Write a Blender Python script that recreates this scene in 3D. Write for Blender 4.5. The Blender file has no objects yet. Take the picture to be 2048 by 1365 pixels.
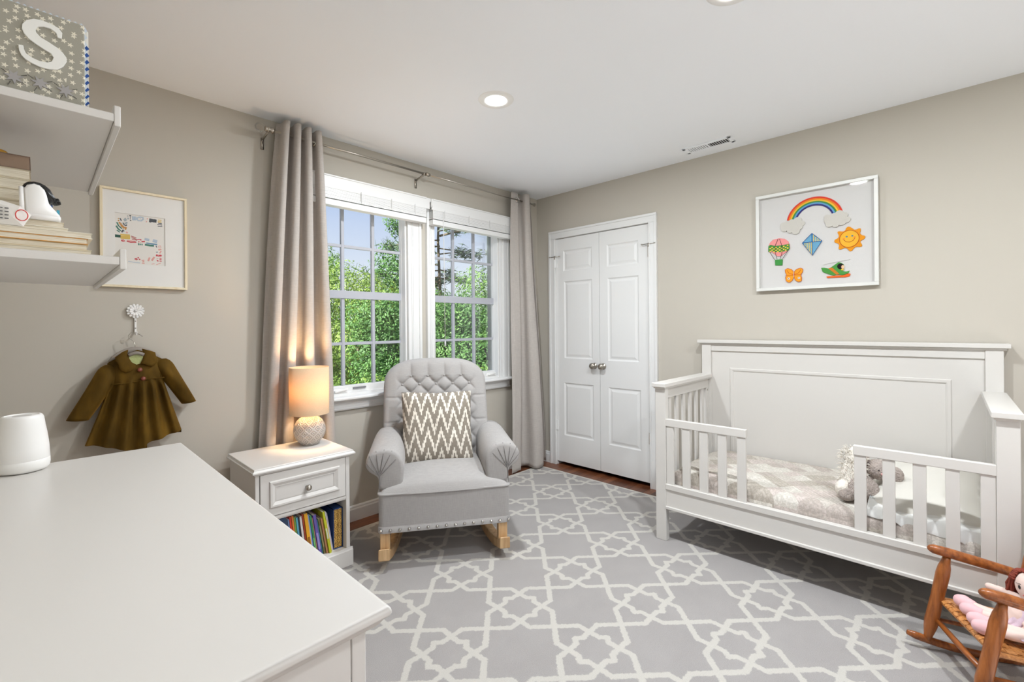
import bpy, bmesh, math, random
from mathutils import Vector, Matrix, noise
from math import sin, cos, pi, sqrt, radians
random.seed(7)
SC = bpy.context.scene
COL = SC.collection
# ------------------------------------------------------------------ materials
MATS = {}
def srgb(c):
    return tuple((x/12.92 if x <= .04045 else ((x+.055)/1.055)**2.4) for x in [v/255 for v in c])
def newmat(name):
    m = bpy.data.materials.new(name); m.use_nodes = True
    nt = m.node_tree; nt.nodes.clear()
    out = nt.nodes.new('ShaderNodeOutputMaterial')
    return m, nt, out
def nd(nt, typ, ins=None, **props):
    n = nt.nodes.new(typ)
    for k, v in props.items(): setattr(n, k, v)
    for k, v in (ins or {}).items():
        if hasattr(v, 'is_output'): nt.links.new(v, n.inputs[k])
        else: n.inputs[k].default_value = v
    return n
def math_(nt, op, a, b=None, c=None, clamp=False):
    ins = {0: a}
    if b is not None: ins[1] = b
    if c is not None: ins[2] = c
    n = nd(nt, 'ShaderNodeMath', ins, operation=op); n.use_clamp = clamp
    return n.outputs[0]
def ramp(nt, fac, stops, interp='LINEAR'):
    n = nd(nt, 'ShaderNodeValToRGB', {0: fac}); cr = n.color_ramp; cr.interpolation = interp
    while len(cr.elements) < len(stops): cr.elements.new(.5)
    for e, (p, c) in zip(cr.elements, stops):
        e.position = p; e.color = (*c, 1) if len(c) == 3 else c
    return n.outputs[0]
def objco(nt, scale=(1, 1, 1), rot=(0, 0, 0)):
    t = nd(nt, 'ShaderNodeTexCoord')
    m = nd(nt, 'ShaderNodeMapping', {0: t.outputs['Object'], 'Scale': scale, 'Rotation': rot})
    return m.outputs[0]
def noise_(nt, vec, scale, detail=3, rough=.5):
    return nd(nt, 'ShaderNodeTexNoise', {'Vector': vec, 'Scale': scale, 'Detail': detail, 'Roughness': rough}).outputs[0]
def bump(nt, h, strength=.3, dist=.002):
    return nd(nt, 'ShaderNodeBump', {'Height': h, 'Strength': strength, 'Distance': dist}).outputs[0]
def pr(nt, out, color, rough=.5, metal=0, normal=None, spec=.5, extra=None):
    b = nd(nt, 'ShaderNodeBsdfPrincipled')
    if hasattr(color, 'is_output'): nt.links.new(color, b.inputs['Base Color'])
    else: b.inputs['Base Color'].default_value = (*color, 1)
    if hasattr(rough, 'is_output'): nt.links.new(rough, b.inputs['Roughness'])
    else: b.inputs['Roughness'].default_value = rough
    b.inputs['Metallic'].default_value = metal
    b.inputs['Specular IOR Level'].default_value = spec
    if normal is not None: nt.links.new(normal, b.inputs['Normal'])
    for k, v in (extra or {}).items(): b.inputs[k].default_value = v
    nt.links.new(b.outputs[0], out.inputs[0])
    return b
def plain(name, rgb, rough=.5, metal=0, nscale=0, nstr=.15, ndist=.001, spec=.5, var=0, extra=None):
    if name in MATS: return MATS[name]
    m, nt, out = newmat(name)
    col = srgb(rgb); normal = None; c = col
    if nscale:
        v = objco(nt); h = noise_(nt, v, nscale, 2); normal = bump(nt, h, nstr, ndist)
    if var:
        v = objco(nt); h = noise_(nt, v, var, 3)
        c = ramp(nt, h, [(.3, tuple(x*.86 for x in col)), (.7, tuple(min(1, x*1.08) for x in col))])
    pr(nt, out, c, rough, metal, normal, spec, extra)
    MATS[name] = m; return m
def fabric(name, rgb, scale=700, strength=.35, rough=.9, var=.10, trans=0):
    """woven cloth: crossed stretched noise for slub threads"""
    m, nt, out = newmat(name); col = srgb(rgb)
    a = noise_(nt, objco(nt, (1, 1, .06)), scale, 2); b = noise_(nt, objco(nt, (.06, .06, 1)), scale, 2)
    s = math_(nt, 'ADD', a, b); f = math_(nt, 'MULTIPLY', s, .5)
    c = ramp(nt, f, [(.36, tuple(x*(1-var) for x in col)), (.64, tuple(min(1, x*(1+var)) for x in col))])
    bs = pr(nt, out, c, rough, 0, bump(nt, f, strength, .001), .2)
    bs.inputs['Sheen Weight'].default_value = .12
    if trans:
        t = nd(nt, 'ShaderNodeBsdfTranslucent'); nt.links.new(c, t.inputs[0])
        mx = nd(nt, 'ShaderNodeMixShader', {0: trans, 1: bs.outputs[0], 2: t.outputs[0]})
        nt.links.new(mx.outputs[0], out.inputs[0])
    MATS[name] = m; return m
def wood(name, dark, light, axis='x', scale=18, rough=.4, spec=.5):
    m, nt, out = newmat(name)
    st = {'x': (.08, 1, 1), 'y': (1, .08, 1), 'z': (1, 1, .08)}[axis]
    v = objco(nt, st); n = noise_(nt, v, scale*3, 5, .6)
    c = ramp(nt, n, [(.3, srgb(dark)), (.68, srgb(light))])
    pr(nt, out, c, rough, 0, bump(nt, n, .08, .001), spec); MATS[name] = m; return m
# ------------------------------------------------------------------ mesh builder
class B:
    def __init__(s): s.v = []; s.f = []; s.m = []; s.uv = {}; s.cur = 0
    def add(s, vs, fs, mi=None):
        o = len(s.v); s.v += [tuple(p) for p in vs]
        for f in fs: s.f.append([i+o for i in f]); s.m.append(s.cur if mi is None else mi)
        return o
    def box(s, x0, x1, y0, y1, z0, z1, mi=None):
        s.add([(x, y, z) for z in (z0, z1) for y in (y0, y1) for x in (x0, x1)],
              [(0, 2, 3, 1), (4, 5, 7, 6), (0, 1, 5, 4), (2, 6, 7, 3), (0, 4, 6, 2), (1, 3, 7, 5)], mi); return s
    def obox(s, c, ax, ay, az, mi=None):
        c, ax, ay, az = map(Vector, (c, ax, ay, az))
        s.add([c+ax*i+ay*j+az*k for k in (-1, 1) for j in (-1, 1) for i in (-1, 1)],
              [(0, 2, 3, 1), (4, 5, 7, 6), (0, 1, 5, 4), (2, 6, 7, 3), (0, 4, 6, 2), (1, 3, 7, 5)], mi); return s
    def grid(s, fn, nu, nv, cu=False, cv=False, mi=None, uv=True, capu=False):
        vs = []; U = nu if cu else nu+1; V = nv if cv else nv+1
        for j in range(V):
            for i in range(U): vs.append(fn(i/nu, j/nv))
        fs = []; o = len(s.f)
        for j in range(nv):
            for i in range(nu):
                i2 = (i+1) % U; j2 = (j+1) % V
                fs.append((j*U+i, j*U+i2, j2*U+i2, j2*U+i))
                if uv: s.uv[o+len(fs)-1] = [(i/nu, j/nv), ((i+1)/nu, j/nv), ((i+1)/nu, (j+1)/nv), (i/nu, (j+1)/nv)]
        if capu: fs.append(tuple(range(U))[::-1]); fs.append(tuple((V-1)*U+i for i in range(U)))
        s.add(vs, fs, mi); return s
    def lathe(s, prof, n=32, c=(0, 0, 0), fr=None, mi=None):
        """prof [(r, h)]; fr = (ex, ey, ez) frame"""
        ex, ey, ez = fr or (Vector((1, 0, 0)), Vector((0, 1, 0)), Vector((0, 0, 1))); c = Vector(c)
        def fn(u, v):
            k = min(int(round(v*(len(prof)-1))), len(prof)-1); r, h = prof[k]; a = 2*pi*u
            return c+ex*(r*cos(a))+ey*(r*sin(a))+ez*h
        s.grid(fn, n, len(prof)-1, cu=True, mi=mi, capu=True); return s
    def tube(s, pts, r, n=10, closed=False, mi=None, flat=1.0, up=None):
        pts = [Vector(p) for p in pts]; N = len(pts); rs = r if isinstance(r, (list, tuple)) else [r]*N
        T = []
        for i in range(N):
            a = pts[(i-1) % N] if (closed or i > 0) else pts[i]; b = pts[(i+1) % N] if (closed or i < N-1) else pts[i]
            T.append((b-a).normalized())
        x = Vector(up) if up else T[0].orthogonal(); x = (x-T[0]*x.dot(T[0])).normalized(); vs = []
        for i in range(N):
            x = x-T[i]*x.dot(T[i]); x.normalize(); y = T[i].cross(x)
            for k in range(n):
                a = 2*pi*k/n; vs.append(pts[i]+x*(rs[i]*cos(a))+y*(rs[i]*flat*sin(a)))
        fs = []
        for i in range(N if closed else N-1):
            for k in range(n):
                a = i*n+k; b = i*n+(k+1) % n; c = ((i+1) % N)*n+(k+1) % n; d = ((i+1) % N)*n+k; fs.append((a, b, c, d))
        if not closed: fs.append(tuple(range(n))[::-1]); fs.append(tuple((N-1)*n+k for k in range(n)))
        s.add(vs, fs, mi); return s
    def prism(s, poly, o, ex, ey, ez, h0, h1, mi=None):
        """2-D polygon extruded between h0 and h1 along ez"""
        o, ex, ey, ez = map(Vector, (o, ex, ey, ez)); n = len(poly)
        vs = [o+ex*a+ey*b+ez*h0 for a, b in poly]+[o+ex*a+ey*b+ez*h1 for a, b in poly]
        s.add(vs, [tuple(range(n))[::-1], tuple(range(n, 2*n))]+[(i, (i+1) % n, n+(i+1) % n, n+i) for i in range(n)], mi); return s
    def ell(s, c, r, n=20, rot=None, mi=None):
        c = Vector(c); R = rot or Matrix.Identity(3)
        rr = r if hasattr(r, '__len__') else (r, r, r)
        def fn(u, v):
            a = 2*pi*u; b = -pi/2+pi*v; return c+R @ Vector((rr[0]*cos(b)*cos(a), rr[1]*cos(b)*sin(a), rr[2]*sin(b)))
        s.grid(fn, n, n//2, cu=True, mi=mi); return s
def mesh(name, b, mats, smooth=False, recalc=True, weld=0):
    me = bpy.data.meshes.new(name); me.from_pydata(b.v, [], b.f); me.update()
    for m in (mats if isinstance(mats, (list, tuple)) else [mats]): me.materials.append(m)
    if any(b.m): me.polygons.foreach_set('material_index', b.m)
    if b.uv:
        l = me.uv_layers.new(name='UVMap')
        for p in me.polygons:
            q = b.uv.get(p.index)
            if q:
                for k, li in enumerate(p.loop_indices): l.data[li].uv = q[k]
    if recalc or weld:
        bm = bmesh.new(); bm.from_mesh(me)
        if weld: bmesh.ops.remove_doubles(bm, verts=bm.verts, dist=weld)
        if recalc: bmesh.ops.recalc_face_normals(bm, faces=bm.faces)
        bm.to_mesh(me); bm.free()
    if smooth: me.polygons.foreach_set('use_smooth', [True]*len(me.polygons))
    me.update(); return me
def WM(o):
    m = Matrix.LocRotScale(o.location, o.rotation_euler, None)
    return WM(o.parent) @ m if o.parent else m
def obj(name, b, mats, parent=None, smooth=False, bevel=0, seg=2, local=False, recalc=True, weld=0, subsurf=0, loc=None, angle=.6):
    """one mesh object; vertices given in world space unless local"""
    if parent and not local:
        inv = WM(parent).inverted(); b.v = [tuple(inv @ Vector(p)) for p in b.v]
    elif loc is not None:
        L = Vector(loc); b.v = [tuple(Vector(p)-L) for p in b.v]
    me = mesh(name, b, mats, smooth, recalc, weld); o = bpy.data.objects.new(name, me); COL.objects.link(o)
    if parent: o.parent = parent
    elif loc is not None: o.location = loc
    if bevel:
        m = o.modifiers.new('bevel', 'BEVEL'); m.width = bevel; m.segments = seg; m.limit_method = 'ANGLE'; m.angle_limit = angle
        me.polygons.foreach_set('use_smooth', [True]*len(me.polygons))
        m.harden_normals = True
    if subsurf:
        m = o.modifiers.new('sub', 'SUBSURF'); m.levels = subsurf; m.render_levels = subsurf
    return o
def tag(o, label, cat, group=None, kind=None):
    o['label'] = label; o['category'] = cat
    if group: o['group'] = group
    if kind: o['kind'] = kind
    return o
def thing(name, label, cat, loc=(0, 0, 0), rotz=0, group=None, kind=None):
    o = bpy.data.objects.new(name, None); COL.objects.link(o); o.empty_display_size = .05
    o.location = loc; o.rotation_euler = (0, 0, rotz); return tag(o, label, cat, group, kind)
def struct(name, b, m, label=None, **k):
    o = obj(name, b, m, **k); o['kind'] = 'structure'
    if label: o['label'] = label
    o['category'] = name.split('_')[0]
    return o
def dup(root, loc=None, rotz=None, label=None, group=None):
    r = root.copy(); COL.objects.link(r)
    if loc is not None: r.location = loc
    if rotz is not None: r.rotation_euler = (0, 0, rotz)
    if label: r['label'] = label
    if group: r['group'] = group
    for ch in list(root.children):
        c = ch.copy(); COL.objects.link(c); c.parent = r
        for g in list(ch.children):
            d = g.copy(); COL.objects.link(d); d.parent = c
    return r
EX, EY, EZ = Vector((1, 0, 0)), Vector((0, 1, 0)), Vector((0, 0, 1))
def lerp(a, b, t): return a+(b-a)*t
def sm(a, b, t):
    t = max(0, min(1, (t-a)/(b-a))); return t*t*(3-2*t)
EXPO = 0.22; SKY = .92; PDOWN = 24; CDOWN = (.92, .965, 1.0); PLAMP = 8.2; PSUN = 18
LEAFK = .70
COLL_L=[(-2.9866, 1.1545), (-3.0064, 1.1443), (-3.0331, 1.1202), (-3.0299, 1.104), (-3.0217, 1.089), (-3.0207, 1.0743), (-3.0136, 1.0592), (-2.9957, 1.0505), (-2.9775, 1.0565), (-2.9602, 1.0752), (-2.9636, 1.0874), (-2.9756, 1.0955), (-2.984, 1.1138), (-2.9895, 1.1347)]
COLL_R=[(-2.9375, 1.1562), (-2.9109, 1.1475), (-2.8881, 1.1374), (-2.8864, 1.1205), (-2.8792, 1.1025), (-2.883, 1.0875), (-2.8964, 1.0739), (-2.9114, 1.0734), (-2.9292, 1.0829), (-2.945, 1.0876), (-2.9367, 1.1059), (-2.9318, 1.1281)]
LINING=[(-2.986, 1.1343), (-2.9601, 1.1405), (-2.9321, 1.1332), (-2.9334, 1.1091), (-2.9441, 1.0872), (-2.9576, 1.0836), (-2.9748, 1.0952), (-2.9833, 1.112)]
CLOUD_L= [(-2.0676, 1.8846), (-2.0818, 1.8983), (-2.0985, 1.8891), (-2.1153, 1.899), (-2.1427, 1.8975), (-2.1535, 1.8799), (-2.1723, 1.8674), (-2.1695, 1.849), (-2.1521, 1.8392), (-2.1476, 1.821), (-2.1284, 1.808), (-2.1064, 1.8177), (-2.0868, 1.8174), (-2.0587, 1.828), (-2.0474, 1.8394), (-2.0532, 1.8547), (-2.043, 1.8692), (-2.0505, 1.881)]
CLOUD_R= [(-2.2695, 1.8881), (-2.2849, 1.8976), (-2.3151, 1.8893), (-2.3251, 1.9014), (-2.3498, 1.9011), (-2.3669, 1.8861), (-2.3838, 1.8861), (-2.3933, 1.8696), (-2.3956, 1.8455), (-2.3786, 1.8364), (-2.3641, 1.8329), (-2.3493, 1.8203), (-2.3245, 1.8152), (-2.3045, 1.8153), (-2.2844, 1.8276), (-2.2718, 1.8449), (-2.277, 1.8593), (-2.2668, 1.8733)]
SUN= [(-2.3905, 1.809), (-2.4072, 1.7933), (-2.4157, 1.7832), (-2.4426, 1.7925), (-2.4439, 1.7759), (-2.4391, 1.762), (-2.447, 1.7492), (-2.4641, 1.7438), (-2.4608, 1.7268), (-2.4444, 1.7203), (-2.4397, 1.7122), (-2.4512, 1.6902), (-2.4418, 1.6826), (-2.4231, 1.688), (-2.4112, 1.6806), (-2.4015, 1.6641), (-2.3895, 1.6644), (-2.38, 1.6816), (-2.3679, 1.689), (-2.3458, 1.6768), (-2.3375, 1.6869), (-2.3426, 1.7042), (-2.3362, 1.7171), (-2.3179, 1.7256), (-2.319, 1.7405), (-2.3365, 1.7471), (-2.3415, 1.7615), (-2.3318, 1.7839), (-2.3417, 1.7885), (-2.3588, 1.7829), (-2.371, 1.787), (-2.376, 1.8041)]
BALLOON= [(-1.9678, 1.7132), (-1.968, 1.7428), (-1.9771, 1.768), (-1.9949, 1.7853), (-2.0298, 1.7902), (-2.0612, 1.7826), (-2.0808, 1.7638), (-2.089, 1.7339), (-2.0861, 1.715), (-2.0691, 1.6978), (-2.052, 1.687), (-2.0404, 1.6753), (-2.0174, 1.6779), (-2.003, 1.6926), (-1.9855, 1.7078)]
BAND= [(-1.9678, 1.7099), (-1.9686, 1.7461), (-1.98, 1.7545), (-2.0063, 1.7445), (-2.0409, 1.7433), (-2.0694, 1.746), (-2.0874, 1.7469), (-2.0889, 1.7179), (-2.0804, 1.7061), (-2.0406, 1.7012), (-2.006, 1.7054), (-1.9826, 1.7127)]
BASK= [(-2.0056, 1.6564), (-2.0489, 1.655), (-2.0469, 1.6177), (-2.0065, 1.6204)]
KITE= [(-2.2064, 1.7946), (-2.2572, 1.7429), (-2.2081, 1.6614), (-2.1563, 1.7428)]
BFLY_L= [(-2.1073, 1.5722), (-2.0963, 1.5872), (-2.0768, 1.5942), (-2.0615, 1.5892), (-2.0636, 1.5697), (-2.0708, 1.553), (-2.0633, 1.5375), (-2.0677, 1.5146), (-2.0845, 1.505), (-2.1003, 1.5154), (-2.1071, 1.534)]
BFLY_R= [(-2.1118, 1.5718), (-2.124, 1.5847), (-2.146, 1.5908), (-2.1584, 1.5833), (-2.1566, 1.5646), (-2.1457, 1.5498), (-2.152, 1.5304), (-2.1497, 1.5085), (-2.1317, 1.5054), (-2.118, 1.5172), (-2.1115, 1.5336)]
PLANE= [(-2.2519, 1.5807), (-2.2673, 1.5805), (-2.2902, 1.5728), (-2.3079, 1.5845), (-2.3255, 1.5979), (-2.338, 1.6068), (-2.3502, 1.6014), (-2.3624, 1.5912), (-2.3647, 1.573), (-2.3572, 1.5528), (-2.3743, 1.5483), (-2.3902, 1.5528), (-2.3839, 1.5385), (-2.3571, 1.5289), (-2.3424, 1.5331), (-2.3275, 1.5344), (-2.3126, 1.5296), (-2.2824, 1.5431), (-2.2595, 1.5555)]
STRIPE= [(-2.2877, 1.5743), (-2.3079, 1.5772), (-2.3424, 1.5361), (-2.3275, 1.5332)]
SKID= [(-2.2772, 1.5276), (-2.362, 1.5285), (-2.3838, 1.5367), (-2.3949, 1.5334), (-2.39, 1.5202), (-2.3692, 1.5159), (-2.2822, 1.5181)]
STROKES= [('g1', 0.0031, [(-3.0149, 1.7471), (-3.0088, 1.7317), (-2.9963, 1.7185)]), ('g1', 0.0036, [(-3.0171, 1.7304), (-3.0099, 1.7165), (-3.0006, 1.7083)]), ('g1', 0.0027, [(-3.0151, 1.7102), (-3.0038, 1.701)]), ('or', 0.0031, [(-3.0092, 1.7666), (-3.008, 1.7633)]), ('or', 0.0031, [(-3.0101, 1.7528), (-3.0065, 1.758)]), ('or', 0.0031, [(-3.0073, 1.7415), (-3.0031, 1.7496)]), ('or', 0.0031, [(-3.004, 1.7365), (-2.9989, 1.7442)]), ('or', 0.0031, [(-3.0005, 1.7302), (-2.9956, 1.7392)]), ('or', 0.0036, [(-2.9969, 1.7253), (-2.9918, 1.7343)]), ('or', 0.0036, [(-2.9921, 1.7205), (-2.9872, 1.7295)]), ('or', 0.0036, [(-2.9844, 1.7161), (-2.9815, 1.729)]), ('dk', 0.0027, [(-3.0034, 1.7676), (-2.9982, 1.7553)]), ('dk', 0.0027, [(-2.993, 1.7479), (-2.9878, 1.7377), (-2.9825, 1.7357), (-2.9783, 1.7405)]), ('gr', 0.0031, [(-2.9898, 1.7608), (-2.9823, 1.7716)]), ('gr', 0.0036, [(-2.9877, 1.7556), (-2.9792, 1.7652)]), ('gr', 0.0045, [(-2.9867, 1.7433), (-2.9771, 1.7518)]), ('gr', 0.0027, [(-2.9759, 1.7796), (-2.9748, 1.7839)]), ('gr', 0.0031, [(-2.9743, 1.766), (-2.9734, 1.7745)]), ('dk', 0.0031, [(-2.9695, 1.7854), (-2.9631, 1.7854)]), ('dk', 0.0027, [(-2.9678, 1.7782), (-2.9642, 1.7782)]), ('dk', 0.0027, [(-2.9674, 1.7713), (-2.9649, 1.7695)]), ('dk', 0.0031, [(-2.9658, 1.7647), (-2.9643, 1.7607)]), ('lb', 0.004, [(-2.9566, 1.7842), (-2.9557, 1.7649)]), ('lb', 0.0049, [(-2.9484, 1.7842), (-2.9485, 1.7661)]), ('lb', 0.0036, [(-2.9393, 1.7816), (-2.9416, 1.7728), (-2.9372, 1.7665), (-2.9263, 1.7669), (-2.9185, 1.7752), (-2.9185, 1.7836), (-2.9284, 1.7848), (-2.9371, 1.7819)]), ('lb', 0.0031, [(-2.9306, 1.776), (-2.9273, 1.7765)]), ('pk', 0.0027, [(-2.9041, 1.7789), (-2.9007, 1.7829)]), ('pk', 0.0036, [(-2.9075, 1.7671), (-2.9042, 1.7662)]), ('dk', 0.0053, [(-2.8902, 1.7841), (-2.8919, 1.7653)]), ('dk', 0.0062, [(-2.8805, 1.7828), (-2.8822, 1.7677)]), ('dk', 0.0062, [(-2.8714, 1.7829), (-2.8731, 1.7674)]), ('ye', 0.0022, [(-2.8611, 1.7817), (-2.8473, 1.7825)]), ('ye', 0.0027, [(-2.8623, 1.7729), (-2.8474, 1.7738)]), ('dk', 0.0022, [(-2.8612, 1.7664), (-2.8463, 1.7659)]), ('dk', 0.0022, [(-2.864, 1.7597), (-2.8452, 1.7592)]), ('dk', 0.0022, [(-2.8625, 1.7519), (-2.8447, 1.7517)]), ('dg', 0.0134, [(-3.0122, 1.6888), (-3.0123, 1.6765)]), ('ye', 0.004, [(-3.0028, 1.6915), (-2.9849, 1.6913), (-2.9679, 1.6922)]), ('ye', 0.0045, [(-3.0018, 1.6829), (-2.9669, 1.6849)]), ('ye', 0.0045, [(-3.0019, 1.6752), (-2.967, 1.6771)]), ('dk', 0.0036, [(-2.9979, 1.7018), (-2.9911, 1.7151)]), ('gr', 0.0027, [(-2.9912, 1.7055), (-2.988, 1.7115)]), ('pk', 0.0036, [(-2.9817, 1.7069), (-2.9764, 1.7007)]), ('br', 0.0022, [(-2.9648, 1.6891), (-2.9443, 1.6829)]), ('br', 0.0022, [(-2.9627, 1.6824), (-2.9433, 1.6761)]), ('br', 0.0022, [(-2.9616, 1.6756), (-2.9418, 1.6715)]), ('rd', 0.0027, [(-2.9998, 1.6645), (-2.9914, 1.667), (-2.9862, 1.6613), (-2.9915, 1.6595), (-2.9994, 1.6632)]), ('rd', 0.0036, [(-2.9798, 1.663), (-2.966, 1.66), (-2.9444, 1.6628)]), ('pk', 0.0022, [(-2.9788, 1.6667), (-2.9488, 1.667)]), ('rd', 0.0076, [(-2.9367, 1.6783), (-2.9357, 1.6743)]), ('rd', 0.0027, [(-2.9284, 1.6795), (-2.9276, 1.6725)]), ('rd', 0.0076, [(-2.9192, 1.6722), (-2.9181, 1.6653)]), ('rd', 0.0045, [(-2.9368, 1.6657), (-2.9335, 1.6653)]), ('rd', 0.0027, [(-2.9281, 1.6649), (-2.927, 1.6633)]), ('g1', 0.0027, [(-2.9362, 1.6588), (-2.9358, 1.649)]), ('g1', 0.0027, [(-2.9303, 1.6573), (-2.9299, 1.6498)]), ('g1', 0.0027, [(-2.9237, 1.6576), (-2.9231, 1.6498)]), ('lb', 0.0067, [(-2.9136, 1.6814), (-2.8958, 1.6795)]), ('lb', 0.0089, [(-2.8823, 1.6784), (-2.8653, 1.6749)]), ('bl', 0.004, [(-2.9071, 1.663), (-2.8654, 1.6606)]), ('g1', 0.0053, [(-2.9127, 1.6547), (-2.8937, 1.6528), (-2.8779, 1.6533)]), ('dk', 0.0022, [(-2.87, 1.6543), (-2.8666, 1.6461)]), ('pk', 0.0018, [(-2.8597, 1.6541), (-2.8528, 1.6564), (-2.8505, 1.648), (-2.8586, 1.6462), (-2.8597, 1.6541)]), ('pk', 0.004, [(-2.861, 1.6353), (-2.8494, 1.6395)]), ('gr', 0.0049, [(-2.8667, 1.626), (-2.8656, 1.6204)]), ('pk', 0.008, [(-2.8553, 1.6259), (-2.8507, 1.6235)]), ('rd', 0.0045, [(-2.8657, 1.6118), (-2.8674, 1.603)]), ('rd', 0.0036, [(-2.8572, 1.6113), (-2.86, 1.6023)]), ('rd', 0.0045, [(-2.8508, 1.612), (-2.8531, 1.6036)]), ('rd', 0.0058, [(-2.8651, 1.5932), (-2.8642, 1.5919)]), ('rd', 0.0022, [(-2.8566, 1.5955), (-2.8486, 1.5955)]), ('rd', 0.0022, [(-2.8567, 1.5889), (-2.8486, 1.5891)]), ('rd', 0.0049, [(-2.8659, 1.5802), (-2.862, 1.5835)]), ('rd', 0.0022, [(-2.8567, 1.5811), (-2.8482, 1.5805)]), ('pk', 0.0111, [(-2.9009, 1.5867), (-2.8942, 1.5846)]), ('pk', 0.0125, [(-2.8851, 1.5912), (-2.8784, 1.5876)]), ('rd', 0.0031, [(-2.9515, 1.5802), (-2.9439, 1.5857), (-2.9406, 1.5813), (-2.9472, 1.5779)]), ('rd', 0.0031, [(-2.9406, 1.5878), (-2.9351, 1.5894)]), ('rd', 0.0031, [(-2.9352, 1.5833), (-2.9308, 1.5795)]), ('pk', 0.0027, [(-2.9253, 1.5772), (-2.9154, 1.5796)]), ('pk', 0.0031, [(-2.9221, 1.5719), (-2.9154, 1.5726)]), ('pk', 0.0027, [(-2.9243, 1.5647), (-2.9144, 1.5642)]), ('lb', 0.0018, [(-2.9751, 1.5682), (-2.9494, 1.5651), (-2.9309, 1.5646)]), ('pk', 0.0018, [(-2.8876, 1.5625), (-2.8763, 1.5664)]), ('pk', 0.0018, [(-2.8695, 1.5613), (-2.8522, 1.5715)])]
S_OUT= [(-3.2397, 1.7834), (-3.2388, 1.7948), (-3.244, 1.8017), (-3.2538, 1.8048), (-3.2645, 1.8058), (-3.2751, 1.8038), (-3.2844, 1.7971), (-3.2894, 1.788), (-3.2901, 1.7802), (-3.2876, 1.7724), (-3.2815, 1.7647), (-3.2722, 1.759), (-3.2616, 1.7537), (-3.2541, 1.7508), (-3.2507, 1.7445), (-3.2531, 1.7361), (-3.2586, 1.7323), (-3.2682, 1.7308), (-3.2776, 1.733), (-3.2853, 1.7375), (-3.2876, 1.744), (-3.2883, 1.7504), (-3.2944, 1.7493), (-3.2937, 1.7399), (-3.2909, 1.7321), (-3.2858, 1.7268), (-3.2776, 1.7227), (-3.2672, 1.7201), (-3.2565, 1.7206), (-3.2456, 1.7242), (-3.2378, 1.7328), (-3.2333, 1.744), (-3.2338, 1.7516), (-3.2387, 1.7589), (-3.2464, 1.7649), (-3.2562, 1.7699), (-3.2668, 1.7743), (-3.2726, 1.7808), (-3.2731, 1.7859), (-3.2699, 1.7919), (-3.2625, 1.7954), (-3.2539, 1.7955), (-3.2468, 1.7911), (-3.2452, 1.7833)]
# ------------------------------------------------------------------ camera
cd = bpy.data.cameras.new('camera'); cam = bpy.data.objects.new('camera', cd); COL.objects.link(cam)
cd.sensor_width = 36; cd.sensor_fit = 'HORIZONTAL'; cd.lens = 16.028; cd.shift_y = -.01419; cd.clip_start = .03; cd.clip_end = 200
_r = Vector((.69268847, -.72118782, -.0084146)); _d = Vector((-.0058289, .00606872, -.9999646)); _f = Vector((.72121336, .692713, 0))
M = Matrix((_r, -_d, -_f)).transposed().to_4x4(); M.translation = Vector((-3.274, -2.807, 1.245)); cam.matrix_world = M
SC.camera = cam
vs_ = SC.view_settings; vs_.view_transform = 'Standard'; vs_.look = 'None'; vs_.gamma = 1; vs_.use_curve_mapping = False
vs_.exposure = EXPO
SC.cycles.use_denoising = True; SC.cycles.max_bounces = 10; SC.cycles.diffuse_bounces = 7; SC.cycles.sample_clamp_indirect = 6
SC.cycles.caustics_reflective = False; SC.cycles.caustics_refractive = False
# ------------------------------------------------------------------ world: daylight sky
w = bpy.data.worlds.new('sky'); SC.world = w; w.use_nodes = True; nt = w.node_tree; nt.nodes.clear()
tc = nd(nt, 'ShaderNodeTexCoord'); sx = nd(nt, 'ShaderNodeSeparateXYZ', {0: tc.outputs['Generated']})
skyc = ramp(nt, sx.outputs[2], [(0, srgb((238, 242, 247))), (.10, srgb((226, 233, 246))), (.34, srgb((160, 186, 234))), (1, srgb((105, 150, 225)))])
cl = nd(nt, 'ShaderNodeTexNoise', {'Vector': nd(nt, 'ShaderNodeMapping', {0: tc.outputs['Generated'], 'Scale': (1, 1, 3)}).outputs[0], 'Scale': 2.2, 'Detail': 5}).outputs[0]
clf = ramp(nt, cl, [(.52, (0, 0, 0)), (.72, (.55, .55, .55))])
mixc = nd(nt, 'ShaderNodeMixRGB', {0: clf, 1: skyc, 2: (.93, .95, .98, 1)})
bg = nd(nt, 'ShaderNodeBackground', {0: mixc.outputs[0], 1: SKY}); nd(nt, 'ShaderNodeOutputWorld', {0: bg.outputs[0]})
# ------------------------------------------------------------------ shared materials
WHITE = plain('white_paint', (213, 210, 206), .38, nscale=60, nstr=.03)
TRIM = plain('trim_paint', (228, 228, 227), .35)
WALL = plain('greige_wall', (190, 184, 173), .75, nscale=300, nstr=.05)
CEIL = plain('ceiling_paint', (241, 244, 248), .85)
STEEL = plain('brushed_nickel', (176, 170, 160), .28, 1)
CHROME = plain('chrome', (200, 198, 194), .15, 1)
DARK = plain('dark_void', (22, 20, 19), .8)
BLACK = plain('black_plastic', (24, 23, 24), .25)
WPLAS = plain('white_plastic', (238, 237, 235), .3)
GREYL = fabric('grey_linen', (176, 173, 169), 600, .35, .92, .09)
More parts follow.
